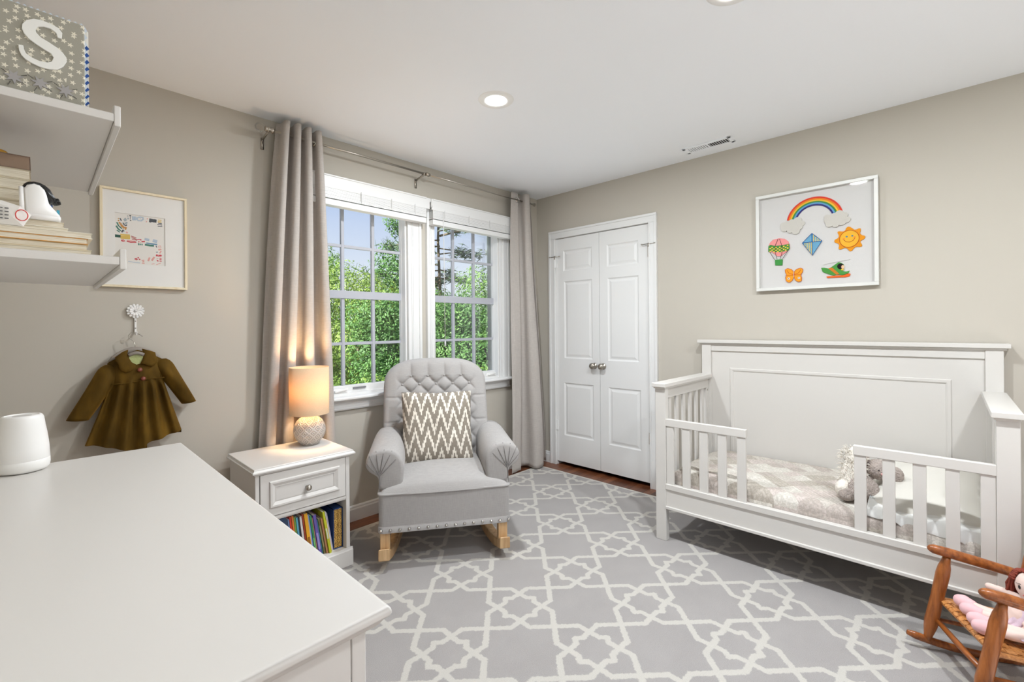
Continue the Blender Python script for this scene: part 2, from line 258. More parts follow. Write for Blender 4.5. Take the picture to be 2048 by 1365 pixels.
# ------------------------------------------------------------------ room shell
H = 2.44; XR = -3.42; YN = -5.40; FZ = -.01
m, nt, out = newmat('dark_oak_floor')
v = objco(nt)
bk = nd(nt, 'ShaderNodeTexBrick', {'Vector': v, 'Scale': 1, 'Mortar Size': .0012, 'Brick Width': .85, 'Row Height': .06, 'Color1': (0, 0, 0, 1), 'Color2': (1, 1, 1, 1), 'Mortar': (.5, .5, .5, 1), 'Bias': 0}, offset=.37)
g = noise_(nt, objco(nt, (2.5, 40, 1)), 2.2, 6, .65)
f = math_(nt, 'ADD', math_(nt, 'MULTIPLY', bk.outputs[0], .4), math_(nt, 'MULTIPLY', g, .65))
c = ramp(nt, f, [(.18, srgb((52, 27, 16))), (.5, srgb((96, 54, 33))), (.85, srgb((143, 90, 58)))])
mc = nd(nt, 'ShaderNodeMixRGB', {0: bk.outputs[1], 1: c, 2: (*srgb((26, 13, 8)), 1)})
pr(nt, out, mc.outputs[0], .33, 0, bump(nt, g, .06, .001)); FLOOR = m
b = B(); b.box(XR-.1, .75, -3.62, .12, FZ-.12, FZ); struct('floor', b, FLOOR, 'dark oak plank floor')
b = B(); b.box(XR-.1, .1, YN-.1, -3.62, FZ-.12, FZ); struct('floor_bounce_carpet', b, plain('bounce_carpet', (186, 188, 192), .95), 'pale carpet added behind the camera to bounce light upwards')  # unseen pale floor added as a bounce surface for the ceiling
b = B(); b.box(XR-.1, .1, YN-.1, .12, H, H+.15); struct('ceiling', b, CEIL, 'smooth white ceiling')
# window wall, with two openings
O1 = (-2.125, -1.437); O2 = (-1.203, -.513); WZ0, WZ1 = .80, 2.13
b = B()
for x0, x1 in ((XR-.1, O1[0]), (O1[1], O2[0]), (O2[1], .0)): b.box(x0, x1, 0, .078, FZ, H)
for o in (O1, O2): b.box(o[0], o[1], 0, .078, FZ, WZ0); b.box(o[0], o[1], 0, .078, WZ1, H)
struct('wall_left', b, WALL, 'greige wall with two windows')
# closet wall with door opening
DY0, DY1, DZ = -1.140, -.222, 2.036
b = B(); b.box(0, .12, DY1, .12, FZ, H); b.box(0, .12, YN-.1, DY0, FZ, H); b.box(0, .12, DY0, DY1, DZ, H)
struct('wall_right', b, WALL, 'greige wall with closet doors')
b = B(); RY_ = (-5.3, -3.20); b.box(XR-.1, XR, YN-.1, RY_[0], FZ, H); b.box(XR-.1, XR, RY_[1], 0, FZ, H); b.box(XR-.1, XR, *RY_, FZ, .45); b.box(XR-.1, XR, *RY_, 2.2, H); struct('wall_rear', b, WALL)  # rear wall opening is added, unseen, to let sun and fill daylight in
b = B(); NX = (-3.25, -2.05); NZ = (.75, 2.15)      # unseen wall opposite the windows; its opening is added to admit fill daylight
b.box(XR, NX[0], YN-.1, YN, FZ, H); b.box(NX[1], 0, YN-.1, YN, FZ, H); b.box(*NX, YN-.1, YN, FZ, NZ[0]); b.box(*NX, YN-.1, YN, NZ[1], H); struct('wall_near', b, WALL)
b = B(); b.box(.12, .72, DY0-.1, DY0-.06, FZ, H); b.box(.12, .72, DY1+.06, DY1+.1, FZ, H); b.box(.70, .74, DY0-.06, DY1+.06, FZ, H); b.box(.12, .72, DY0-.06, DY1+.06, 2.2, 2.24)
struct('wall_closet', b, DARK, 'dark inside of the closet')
# baseboards
def baseboard(name, a0, a1, axis, label):
    b = B(); prof = [(0, 0), (.014, 0), (.014, .075), (.010, .083), (.010, .092), (.004, .1), (0, .1)]
    if axis == 'x': b.prism(prof, (0, 0, FZ), (0, -1, 0), (0, 0, 1), (1, 0, 0), a0, a1)
    else: b.prism(prof, (0, 0, FZ), (-1, 0, 0), (0, 0, 1), (0, 1, 0), a0, a1)
    return struct(name, b, TRIM, label)
baseboard('baseboard_left', XR, 0, 'x', 'white baseboard under the windows')
baseboard('baseboard_right', DY1+.068, 0, 'y', 'short white baseboard between the corner and the closet casing')
baseboard('baseboard_front', YN, DY0-.068, 'y', 'white baseboard behind the crib')
# door casing
b = B()
def casing_v(b, y0, y1, inner):
    s = 1 if inner == y1 else -1
    b.box(-.018, 0, y0, y1, FZ, DZ-.0002)
    yo = y0 if s > 0 else y1
    b.box(-.024, -.016, min(yo, yo+s*.018), max(yo, yo+s*.018), FZ, DZ+.0495)
    b.box(-.022, -.016, min(inner, inner-s*.012)-.0005, max(inner, inner-s*.012), FZ, DZ-.001)
casing_v(b, DY1, DY1+.066, DY1); casing_v(b, DY0-.066, DY0, DY0)
b.box(-.018, 0, DY0-.066, DY1+.066, DZ, DZ+.066); b.box(-.024, -.016, DY0-.066, DY1+.066, DZ+.05, DZ+.068); b.box(-.022, -.016, DY0, DY1, DZ-.0005, DZ+.012)
b.box(0, .12, DY1-.002, DY1, FZ, DZ); b.box(0, .12, DY0, DY0+.002, FZ, DZ); b.box(0.0003, .1197, DY0+.0022, DY1-.0022, DZ-.002, DZ)
struct('trim_1', b, TRIM, 'white casing around the closet doors', bevel=.002, seg=1)
# two closet door leaves
def door(name, y0, y1, z0, z1, panels, knob_y, hinge_y, sgn, label, hz):
    root = thing(name, label, 'door', (0, hinge_y, 0), kind='structure')
    b = B(); X0, X1 = .002, .036
    ys = sorted({y0, y1, *[p[0] for p in panels], *[p[1] for p in panels]}); zs = sorted({z0, z1, *[p[2] for p in panels], *[p[3] for p in panels]})
    b.box(X0+.008, X1, y0, y1, z0, z1)
    for i in range(len(ys)-1):
        for k in range(len(zs)-1):
            cy, cz = (ys[i]+ys[i+1])/2, (zs[k]+zs[k+1])/2
            if not any(p[0] < cy < p[1] and p[2] < cz < p[3] for p in panels): b.box(X0, X0+.008, ys[i], ys[i+1], zs[k], zs[k+1])
    obj('leaf', b, TRIM, root)
    for p in panels:
        b = B(); e = [(0, X0+.0005), (.010, X0+.0075), (.018, X0+.0075), (.036, X0+.0022)]
        for (d0, x0), (d1, x1) in zip(e[:-1], e[1:]):
            A = [(x0, p[0]+d0, p[2]+d0), (x0, p[1]-d0, p[2]+d0), (x0, p[1]-d0, p[3]-d0), (x0, p[0]+d0, p[3]-d0)]
            C = [(x1, p[0]+d1, p[2]+d1), (x1, p[1]-d1, p[2]+d1), (x1, p[1]-d1, p[3]-d1), (x1, p[0]+d1, p[3]-d1)]
            b.add(A+C, [(i, (i+1) % 4, 4+(i+1) % 4, 4+i) for i in range(4)])
        d = .036; b.add([(X0+.0022, p[0]+d, p[2]+d), (X0+.0022, p[1]-d, p[2]+d), (X0+.0022, p[1]-d, p[3]-d), (X0+.0022, p[0]+d, p[3]-d)], [(0, 1, 2, 3)])
        obj('panel', b, TRIM, root, weld=.0001)
    b = B(); b.lathe([(.0, -.012), (.024, -.012), (.026, -.016), (.022, -.020), (.010, -.024), (.009, -.034), (.020, -.042), (.0265, -.052), (.026, -.062), (.018, -.070), (.0, -.073)], 28, (X0+.012, knob_y, .905), (EY, EZ, EX))
    obj('knob', b, STEEL, root, smooth=True)
    for z in hz:
        b = B(); b.tube([(-.010, hinge_y, z-.045), (-.010, hinge_y, z+.045)], .0065, 10); b.box(-.006, .004, hinge_y-.016*sgn, hinge_y+.016*sgn, z-.044, z+.044)
        obj('hinge', b, TRIM if sgn > 0 else plain('hinge_grey', (196, 192, 186), .4), root)
    z = hz[-1]+.05
    b = B(); b.tube([(-.018, hinge_y, z-.02), (-.018, hinge_y, z+.01)], .006, 8)
    b.tube([(-.02, hinge_y-.045, z+.002), (-.02, hinge_y+.045, z+.002)], .0032, 8)
    for q in (-.048, .048): b.tube([(-.02, hinge_y+q, z+.002), (-.02, hinge_y+q*1.25, z+.002)], .0055, 8)
    obj('door_stop', b, STEEL, root, smooth=True)
    return root
door('door_1', -.681, DY1-.003, .024, 2.031, [(-.618, -.305, .264, .738), (-.610, -.312, .957, 1.644), (-.610, -.305, 1.738, 1.921)], -.632, DY1, 1, 'left closet door leaf, nearest the corner', (.35, 1.82))
door('door_2', DY0+.003, -.684, .024, 2.031, [(-1.056, -.765, .258, .734), (-1.043, -.762, .955, 1.640), (-1.043, -.757, 1.733, 1.917)], -.718, DY0, -1, 'right closet door leaf, beside the crib', (.37, 1.82))
# ------------------------------------------------------------------ windows
m, nt, out = newmat('window_glass')
tr = nd(nt, 'ShaderNodeBsdfTransparent', {0: (.97, .985, .98, 1)}); gl = nd(nt, 'ShaderNodeBsdfGlossy', {0: (1, 1, 1, 1), 'Roughness': .02})
fr = nd(nt, 'ShaderNodeFresnel', {0: 1.45}); ff = math_(nt, 'MULTIPLY', fr.outputs[0], .5)
mx = nd(nt, 'ShaderNodeMixShader', {0: ff, 1: tr.outputs[0], 2: gl.outputs[0]}); nt.links.new(mx.outputs[0], out.inputs[0]); GLASS = m
m, nt, out = newmat('picture_glazing'); tr = nd(nt, 'ShaderNodeBsdfTransparent'); gl = nd(nt, 'ShaderNodeBsdfGlossy', {0: (1, 1, 1, 1), 'Roughness': .02})
fr = nd(nt, 'ShaderNodeFresnel', {0: 1.45}); ff = math_(nt, 'MULTIPLY', fr.outputs[0], .18)
mx = nd(nt, 'ShaderNodeMixShader', {0: ff, 1: tr.outputs[0], 2: gl.outputs[0]}); nt.links.new(mx.outputs[0], out.inputs[0]); CLEARG = m
GRILLE = plain('shaded_vinyl_grille', (178, 180, 188), .35)  # white vinyl coloured grey: its backlit shade is in the colour
def window(name, x0, x1, label, crank_x):
    root = thing(name, label, 'window', ((x0+x1)/2, .06, WZ0), kind='structure'); y0, y1 = .045, .079
    b = B(); b.box(x0, x0+.014, 0, .077, WZ0, WZ1); b.box(x1-.014, x1, 0, .077, WZ0, WZ1); b.box(x0+.0141, x1-.0141, 0.0003, .0767, WZ1-.014, WZ1); b.box(x0+.0141, x1-.0141, .0003, .0767, WZ0-.001, WZ0+.025)
    obj('frame', b, TRIM, root, bevel=.002, seg=1)
    gx0, gx1, gz0, gz1 = x0+.022, x1-.012, .868, 2.09
    b = B(); b.box(x0+.012, gx0+.006, y0, y1, WZ0+.02, WZ1-.01); b.box(gx1-.004, x1-.008, y0, y1, WZ0+.02, WZ1-.01)
    b.box(gx0+.0062, gx1-.0042, y0+.0003, y1-.0003, WZ0+.02, gz0); b.box(gx0+.0062, gx1-.0042, y0+.0003, y1-.0003, gz1, WZ1-.01)
    obj('sash', b, TRIM, root, bevel=.004)
    b = B(); b.box(gx0, gx1, y0+.004, y1-.002, 1.437, 1.49); obj('meeting_rail', b, GRILLE, root, bevel=.003)
    W = (gx1-gx0)/3; b = B()
    for k in (1, 2):
        xx = gx0+W*k; b.box(xx-.011, xx+.011, .058, .080, gz0, gz1)
    for z in (1.141, 1.782): b.box(gx0, gx1, .060, .079, z-.010, z+.010)
    obj('grille', b, GRILLE, root, bevel=.003)
    b = B(); b.box(gx0-.002, gx1+.002, .070, .074, gz0-.002, gz1+.002); obj('glass_pane', b, GLASS, root)
    b = B(); b.prism([(-.055, 0), (.05, 0), (.05, .018), (.02, .03), (-.03, .03), (-.055, .022)], (crank_x, .03, WZ0+.025), (1, 0, 0), (0, 0, 1), (0, -1, 0), -.015, .018)
    b.obox((crank_x+.0, .004, WZ0+.045), (.042, -.003, .007), (0, .008, 0), (-.001, 0, .006)); obj('crank_handle', b, WPLAS, root, bevel=.003)
    b = B(); b.box(crank_x+.10, crank_x+.19, .036, .045, .842, .852); obj('warning_strip', b, plain('grey_label', (120, 120, 122), .6), root)
    return root
window('window_1', O1[0], O1[1], 'left six over six window, beside the table lamp', -1.93)
window('window_2', O2[0], O2[1], 'right six over six window, nearest the corner', -.60)
# casings between and beside the windows, stool and apron
def casing(b, x0, x1, inner):
    b.box(x0, x1, -.018, 0, WZ0, 2.2); s = 1 if inner == 'l' else -1; xi = x0 if s > 0 else x1; xo = x1 if s > 0 else x0
    for d, wd, t in ((.0, .010, .021), (.028, .005, .023), (.040, .005, .023)): a = xi+s*d; b.box(min(a, a+s*wd), max(a, a+s*wd), -t, -.016, WZ0, 2.2)
    b.box(min(xo, xo-s*.02), max(xo, xo-s*.02), -.027, -.016, WZ0, 2.2)
b = B(); casing(b, O1[1], -1.325, 'l'); casing(b, -1.277, O2[0], 'r'); casing(b, O2[1], -.402, 'l'); casing(b, -2.235, O1[0], 'r'); b.box(-2.235, -.402, -.0305, 0, 2.1, 2.2005)
struct('trim_2', b, TRIM, 'white fluted casings around both windows', bevel=.0015, seg=1)
b = B(); b.prism([(0, 0), (-.062, 0), (-.067, .006), (-.067, .016), (-.060, .022), (0, .022)], (0, 0, WZ0-.014), EY, EZ, EX, -2.26, -.385)
b.prism([(0, 0), (-.020, 0), (-.024, .010), (-.016, .018), (-.016, .045), (-.022, .052), (-.026, .068), (0, .068)], (0, 0, WZ0-.081), EY, EZ, EX, -2.235, -.402)
struct('trim_3', b, TRIM, 'white window stool and moulded apron below both windows', bevel=.0015, seg=1)
# outside: brick reveal
m, nt, out = newmat('red_brick'); v = objco(nt, (1, 1, 1), (radians(90), 0, 0)); v2 = objco(nt, (1, 1, 1), (radians(90), 0, radians(90)))
bk = nd(nt, 'ShaderNodeTexBrick', {'Vector': v2, 'Scale': 1, 'Mortar Size': .006, 'Brick Width': .20, 'Row Height': .068, 'Color1': (*srgb((150, 92, 72)), 1), 'Color2': (*srgb((186, 134, 112)), 1), 'Mortar': (*srgb((205, 198, 188)), 1)})
pr(nt, out, bk.outputs[0], .85); BRICK = m
b = B(); Q = .083
for x0, x1 in ((XR-.4, O1[0]-Q), (O1[1]+Q, O2[0]-Q), (O2[1]+Q, .9)): b.box(x0, x1, .079, .18, -3, 2.8)
for o in (O1, O2): b.box(o[0]-Q, o[1]+Q, .079, .18, -3, WZ0-.03); b.box(o[0]-Q, o[1]+Q, .079, .18, WZ1+.05, 2.8)
struct('wall_exterior', b, BRICK, 'brick outer skin of the house')
def shutter(x0, x1, label):
    t = thing('window_shutter', label, 'shutter', ((x0+x1)/2, .18, .8)); g = plain('dark_green_shutter', (38, 48, 44), .5)
    b = B(); b.box(x0, x0+.05, .184, .232, .8, 2.15); b.box(x1-.05, x1, .184, .232, .8, 2.15)
    for z in (.8, 1.45, 2.08): b.box(x0+.05, x1-.05, .184, .232, z, z+.07)
    obj('frame', b, g, t)
    b = B()
    for k in range(24):
        z = .88+k*.0245
        b.obox((.5*(x0+x1), .208, z), ((x1-x0)/2-.05, 0, 0), (0, .010, .010), (0, -.002, .002)); b.obox((.5*(x0+x1), .208, z+.65), ((x1-x0)/2-.05, 0, 0), (0, .010, .010), (0, -.002, .002))
    obj('louvres', b, g, t)
    b = B(); b.tube([(x0-.01, .178, .94), (x0-.006, .238, .95), (x0+.0, .242, .99), (x0-.02, .242, 1.02), (x0-.03, .24, 1.05)], .007, 8); obj('shutter_dog', b, DARK, t, smooth=True)
shutter(O2[1]+Q, O2[1]+Q+.36, 'dark green louvred shutter outside the right window')
# ------------------------------------------------------------------ ceiling fixtures
def ring(b, prof, c, n=48): b.lathe(prof, n, c)
m, nt, out = newmat('lit_lens'); em = nd(nt, 'ShaderNodeEmission', {0: (1, .97, .93, 1), 1: 14}); nt.links.new(em.outputs[0], out.inputs[0]); LENS = m
def downlight(x, y, label):
    t = thing('recessed_light', label, 'ceiling light', (x, y, H), group='recessed ceiling lights')
    b = B(); b.lathe([(.060, .004), (.058, -.006), (.070, -.006), (.090, -.004), (.094, 0), (.094, .004)], 56, (x, y, H)); b.f = b.f[:-2]; b.m = b.m[:-2]
    obj('trim_ring', b, plain('light_trim', (238, 238, 236), .4), t, smooth=True)
    b = B(); b.lathe([(.0, -.004), (.03, -.0048), (.0595, -.003)], 40, (x, y, H)); b.f = b.f[:-2]; b.m = b.m[:-2]
    obj('lens', b, LENS, t, smooth=True)
    l = bpy.data.lights.new('downlight', 'AREA'); l.shape = 'DISK'; l.size = .115; l.energy = PDOWN; l.color = CDOWN; l.spread = pi
    o = bpy.data.objects.new('downlight', l); COL.objects.link(o); o.location = (x, y, H-.008)
def fill_downlamp(x, y):
    l = bpy.data.lights.new('downlight', 'AREA'); l.shape = 'DISK'; l.size = .115; l.energy = PDOWN; l.color = CDOWN
    o = bpy.data.objects.new('downlight', l); COL.objects.link(o); o.location = (x, y, H-.008)
fill_downlamp(-1.56, -3.43)     # unseen fill lamp added behind the camera, in line with the row
downlight(-1.594, -1.090, 'round recessed ceiling light nearer the windows')
downlight(-1.56, -2.262, 'round recessed ceiling light cut off by the top of the photo')
t = thing('air_vent', 'white ceiling air register with a row of louvres near the right wall', 'vent', (-.18, -1.66, H))
b = B(); x0, x1, y0, y1 = -.235, -.125, -1.81, -1.50
b.box(x0, x1, y0, y0+.022, H-.006, H); b.box(x0, x1, y1-.022, y1, H-.006, H); b.box(x0, x0+.022, y0, y1, H-.006, H); b.box(x1-.022, x1, y0, y1, H-.006, H); b.box(x0, x1, -1.662, -1.648, H-.005, H)
obj('frame', b, CEIL, t, bevel=.002)
b = B(); b.box(x0+.02, x1-.02, y0+.02, y1-.02, H-.0015, H); obj('duct_opening', b, plain('vent_shadow', (70, 70, 70), .8), t)
for s0, s1, tilt in ((-1.79, -1.664, 1), (-1.646, -1.52, -1)):
    b = B(); n = 9
    for k in range(n):
        yy = lerp(s0, s1, (k+.5)/n); b.obox(((x0+x1)/2, yy, H-.004), (.034, 0, 0), (0, .0030, .0024*tilt), (0, -.0004*tilt, .0006))
    obj('louvre', b, CEIL, t)
# ------------------------------------------------------------------ dresser
t = thing('dresser', 'long white dresser in the left foreground under the wall shelves', 'dresser', (-3.19, -1.64, FZ))
x0, x1, y0, y1, zt = XR+.004, -2.953, -2.277, -1.013, .88
b = B(); prof = []
def topslab(b, x0, x1, y0, y1, zt, th, ins=.012):
    """slab with an ogee edge: stacked rings"""
    rings = [(0.0, zt, .004), (.0, zt-.004, 0), (0, zt-th*.45, -.0), (0, zt-th*.55, .006), (0, zt-th*.8, .010), (0, zt-th, .016)]
    vs = []
    for _, z, d in rings: vs += [(x0+d*0, y0+d, z), (x1-d, y0+d, z), (x1-d, y1-d, z), (x0+d*0, y1-d, z)]
    fs = [(0, 1, 2, 3), tuple(range(len(vs)-4, len(vs)))[::-1]]
    for r in range(len(rings)-1):
        for k in range(4): fs.append((r*4+k, r*4+(k+1) % 4, r*4+4+(k+1) % 4, r*4+4+k))
    b.add(vs, fs)
topslab(b, x0, x1, y0, y1, zt, .028)
DTOP = plain('dresser_paint', (208, 205, 201), .32, nscale=25, nstr=.02)
obj('top', b, DTOP, t, bevel=.003, angle=.3)
b = B(); X1 = x1-.026; ya, yb = y0+.022, y1-.022; z1 = zt-.028
b.box(x0+.0205, X1-.0202, ya, ya+.02, .10, z1); b.box(x0+.0205, X1-.0202, yb-.02, yb, .10, z1); b.box(x0+.008, x0+.02, ya, yb, .10, z1); b.box(x0+.0205, X1-.0205, ya+.0202, yb-.0202, .10, .12)
b.box(X1-.02, X1, ya, ya+.05, FZ, z1); b.box(X1-.02, X1, yb-.05, yb, FZ, z1); b.box(X1-.0205, X1-.0005, ya+.0502, yb-.0502, .06, .13); b.box(X1-.0205, X1-.0005, ya+.0502, yb-.0502, z1-.03, z1)
b.box(X1-.0195, X1-.0008, (ya+yb)/2-.02, (ya+yb)/2+.02, .131, z1-.0302)
b.box(x0+.01, x0+.06, ya, ya+.05, FZ, .0998); b.box(x0+.01, x0+.06, yb-.05, yb, FZ, .0998); b.box(X1-.05, X1-.0202, ya, ya+.05, FZ, .0998); b.box(X1-.05, X1-.0202, yb-.05, yb, FZ, .0998)
obj('case', b, WHITE, t, bevel=.002, seg=1)
for c in range(2):
    for r in range(3):
        yy0 = lerp(ya+.055, yb-.055, c*.5)+.006*c+.014*c; yy1 = lerp(ya+.055, yb-.055, .5+c*.5)-.02*(1-c); z0 = .14+r*.228
        b = B(); b.box(X1-.018, X1+.004, yy0, yy1, z0, z0+.216); b.box(X1+.004, X1+.009, yy0+.03, yy1-.03, z0+.03, z0+.186)
        d = obj('drawer', b, WHITE, t, bevel=.003)
        for q in (.25, .75):
            b = B(); b.lathe([(0, 0), (.006, 0), (.006, .012), (.014, .02), (.014, .026), (0, .03)], 16, (X1+.009, lerp(yy0, yy1, q), z0+.108), (EY, EZ, EX)); obj('knob', b, STEEL, d, smooth=True)
# round white speaker
t = thing('smart_speaker', 'round white tabletop speaker on the far left end of the dresser', 'speaker', (-3.303, -1.067, zt))
P = [(.0, 0), (.036, 0), (.046, .003), (.0505, .009), (.0518, .018), (.0515, .030)]
b = B(); b.lathe(P+[(.0505, .031), (0, .031)], 56, (-3.303, -1.067, zt)); obj('base', b, plain('speaker_base', (238, 237, 234), .5, nscale=900, nstr=.1), t, smooth=True)
b = B(); P = [(0, .030), (.0505, .0305), (.0513, .0325), (.0500, .06), (.0470, .09), (.0425, .12), (.0405, .137), (.0380, .143), (.0350, .1455), (.0320, .1455)]
b.lathe(P+[(.0315, .1435), (0, .1425)], 56, (-3.303, -1.067, zt))
o = obj('body', b, plain('speaker_body', (240, 239, 237), .38), t, smooth=True); o.modifiers.new('e', 'EDGE_SPLIT').split_angle = 1.0
b = B(); b.lathe([(0, .1428), (.018, .1432), (.018, .1436), (0, .1438)], 32, (-3.303, -1.067, zt)); obj('touch_pad', b, plain('pad_grey', (205, 203, 200), .4), t)
# ------------------------------------------------------------------ wall shelves
def shelf(xl, y0, y1, zb, label):
    t = thing('wall_shelf', label, 'shelf', (XR, (y0+y1)/2, zb), group='white wall shelves above the dresser')
    b = B(); b.box(XR+.001, xl-.010, y0, y1, zb+.006, zb+.022); obj('board', b, WHITE, t, bevel=.0015, seg=1)
    b = B(); b.box(xl-.010, xl, y0, y1, zb-.002, zb+.038); obj('front_lip', b, WHITE, t, bevel=.0015, seg=1)
    b = B(); b.box(XR+.001, XR+.012, y0, y1, zb+.022, zb+.045); obj('back_rail', b, WHITE, t, bevel=.001, seg=1)
    return t
shelf(-3.1595, -1.65, -1.005, 1.640, 'upper white wall shelf holding the starry fabric album')
shelf(-3.1515, -1.636, -1.02, 1.366, 'lower white wall shelf holding a stack of books and a baby monitor')
UZ = 1.662; LZ = 1.388
# starry fabric album with an S
t = thing('memory_album', 'grey star patterned fabric album with a white letter S on the upper shelf', 'album', (-3.30, -1.60, UZ))
m, nt, out = newmat('star_fabric'); v = objco(nt)
vo = nd(nt, 'ShaderNodeTexVoronoi', {'Vector': v, 'Scale': 72, 'Randomness': .7})
pv = nd(nt, 'ShaderNodeVectorMath', {0: nd(nt, 'ShaderNodeVectorMath', {0: v, 3: 62}, operation='SCALE').outputs[0] if False else v, 1: vo.outputs['Position']}, operation='SUBTRACT')
sp = nd(nt, 'ShaderNodeSeparateXYZ', {0: pv.outputs[0]})
an = math_(nt, 'ARCTAN2', sp.outputs[2], sp.outputs[0]); rr = math_(nt, 'SQRT', math_(nt, 'ADD', math_(nt, 'POWER', sp.outputs[0], 2), math_(nt, 'POWER', sp.outputs[2], 2)))
st = math_(nt, 'ABSOLUTE', math_(nt, 'SINE', math_(nt, 'MULTIPLY', an, 2.5)))
lim = math_(nt, 'SUBTRACT', .0046, math_(nt, 'MULTIPLY', st, .0026))
ins = math_(nt, 'LESS_THAN', rr, lim)
mc = nd(nt, 'ShaderNodeMixRGB', {0: ins, 1: (*srgb((160, 157, 145)), 1), 2: (*srgb((226, 221, 205)), 1)})
pr(nt, out, mc.outputs[0], .9, 0, bump(nt, noise_(nt, v, 900, 2), .3, .0006)); STARFAB = m
ax0, ax1, az0, az1 = -3.425+.02, -3.2085, UZ, 1.824
def pinked(x0, x1, z0, z1, n, d):
    p = []
    for k in range(n): p += [(lerp(x0, x1, k/n), z0), (lerp(x0, x1, (k+.5)/n), z0)]
    for k in range(n): p += [(x1, lerp(z0, z1, k/n)), (x1+d, lerp(z0, z1, (k+.5)/n))]
    for k in range(2*n): p += [(lerp(x1, x0, k/(2*n)), z1), (lerp(x1, x0, (k+.5)/(2*n)), z1+d)]
    p += [(x0, z1)]
    return p
b = B(); b.box(ax0, ax1, -1.624, -1.619, az0+.002, az1); obj('cover', b, STARFAB, t, bevel=.002)
b = B(); b.prism(pinked(ax0, ax1, az0+.001, az1+.001, 12, .004), (0, -1.618, 0), EX, EZ, -EY, -.0005, .0005); obj('lace_edge', b, plain('pale_blue_felt', (206, 216, 226), .9), t)
b = B(); b.prism(pinked(ax0, ax1+.0015, az0+.001, az1-.03, 10, .0055), (0, -1.612, 0), EX, EZ, -EY, -.001, .001); obj('blue_edge', b, plain('blue_felt', (48, 84, 150), .9), t)
b = B(); b.box(ax0, ax1+.006, -1.609, -1.604, az0+.001, az1-.002); obj('back_cover', b, plain('cream_felt', (222, 220, 212), .9), t, bevel=.001)
b = B(); b.box(ax0, ax1-.002, -1.619, -1.604, az0+.004, az1-.006); obj('pages', b, plain('page_white', (226, 222, 214), .9), t)
b = B(); b.prism(S_OUT, (0, -1.624, 0), EX, EZ, -EY, 0, .004); obj('letter', b, plain('letter_white', (236, 236, 232), .5), t, bevel=.0008, seg=2)
for q, (cx_, cz_) in enumerate(((-3.300, 1.691), (-3.268, 1.692), (-3.235, 1.690))):
    pts = [(cx_+(.0125 if k % 2 == 0 else .0055)*cos(pi*k/7+.3), cz_+(.0125 if k % 2 == 0 else .0055)*sin(pi*k/7+.3)) for k in range(14)]
    b = B(); b.prism(pts, (0, -1.624, 0), EX, EZ, -EY, 0, .002); s_ = obj('felt_star', b, plain('grey_felt', (165, 162, 162), .9), t)
    b = B()
    for a in (.5, 2.6, 4.3, 5.7): b.tube([(cx_+.010*cos(a), -1.6255, cz_+.010*sin(a)), (cx_+.018*cos(a), -1.6255, cz_+.018*sin(a))], .0005, 5)
    obj('stitching', b, plain('dark_thread', (84, 82, 78), .9), s_)
# books lying on the lower shelf
def flatbook(x1, y0, z0, L, Dp, th, cov, label, rz=0, pages=(232, 225, 208), ct=.0012):
    t = thing('book', label, 'book', (x1-L/2, y0+Dp/2, z0), rz, group='books lying on the lower shelf')
    b = B(); b.box(-L/2, L/2, -Dp/2, Dp/2, 0, ct); b.box(-L/2, L/2, -Dp/2, Dp/2, th-ct, th); b.box(-L/2, -L/2+ct, -Dp/2, Dp/2, 0, th)
    obj('cover', b, plain('cover_%d_%d_%d' % cov, cov, .6), t, local=True)
    b = B(); b.box(-L/2+ct, L/2-.0015, -Dp/2+.0012, Dp/2-.0012, ct, th-ct)
    m = MATS.get('page_edges')
    if pages[0] < 170: m = plain('aged_pages', pages, .9)
    if not m:
        m, nt, out = newmat('page_edges'); n = noise_(nt, objco(nt, (.02, .02, 1)), 1500, 2)
        pr(nt, out, ramp(nt, n, [(.35, srgb((206, 196, 174))), (.65, srgb((233, 226, 210)))]), .9); MATS['page_edges'] = m
    obj('pages', b, m, t, local=True)
z = LZ
BY = -1.618
for x1, th, cov, lab, L, yy in (
    (-3.2005, .0095, (226, 216, 190), 'wide cream picture book at the bottom of the pile on the lower shelf', .205, 0),
    (-3.206, .0105, (196, 176, 140), 'cream book with a tan cover, second from the bottom of the pile', .20, .004),
    (-3.206, .011, (206, 150, 70), 'cream book with an orange back cover, third from the bottom of the pile', .20, .002),
    (-3.1995, .0105, (228, 222, 206), 'widest cream book, topmost of the wide books in the pile', .207, .001),
    (-3.2325, .0065, (230, 226, 214), 'thin cream booklet lying on the wide books', .175, .01),
    (-3.238, .0095, (214, 204, 182), 'narrow cream book under the baby monitor', .17, .012)):
    flatbook(x1, BY+yy, z, L, .16, th, cov, lab); z += th+.0003
MZ = z
for x1, th, cov, lab in (
    (-3.284, .022, (220, 212, 192), 'old cream book at the bottom of the left pile behind the monitor'),
    (-3.283, .020, (216, 206, 182), 'old yellowed book, second from the bottom of the left pile'),
    (-3.284, .021, (206, 194, 168), 'old yellowed book in the middle of the left pile'),
    (-3.283, .020, (224, 214, 190), 'pale cream book, third from the top of the left pile'),
    (-3.2815, .018, (190, 178, 152), 'cream book with dark edges, second from the top of the left pile'),
    (-3.2815, .026, (122, 100, 84), 'brown leather book on top of the left pile')):
    flatbook(x1, -1.545, z, .12, .12, th, cov, lab, pages=(140, 118, 100) if cov[0] < 130 else (210, 198, 176)); z += th+.0003
t = thing('gold_trinket', 'small folded gold ornament on top of the brown leather book', 'ornament', (-3.325, -1.52, z))
b = B(); b.prism([(-.03, 0), (.018, 0), (.012, .006), (-.006, .012), (-.03, .016)], (-3.325, -1.52, z), EX, EZ, EY, -.015, .015); obj('body', b, plain('old_gold', (170, 128, 52), .35, .8), t, bevel=.002)
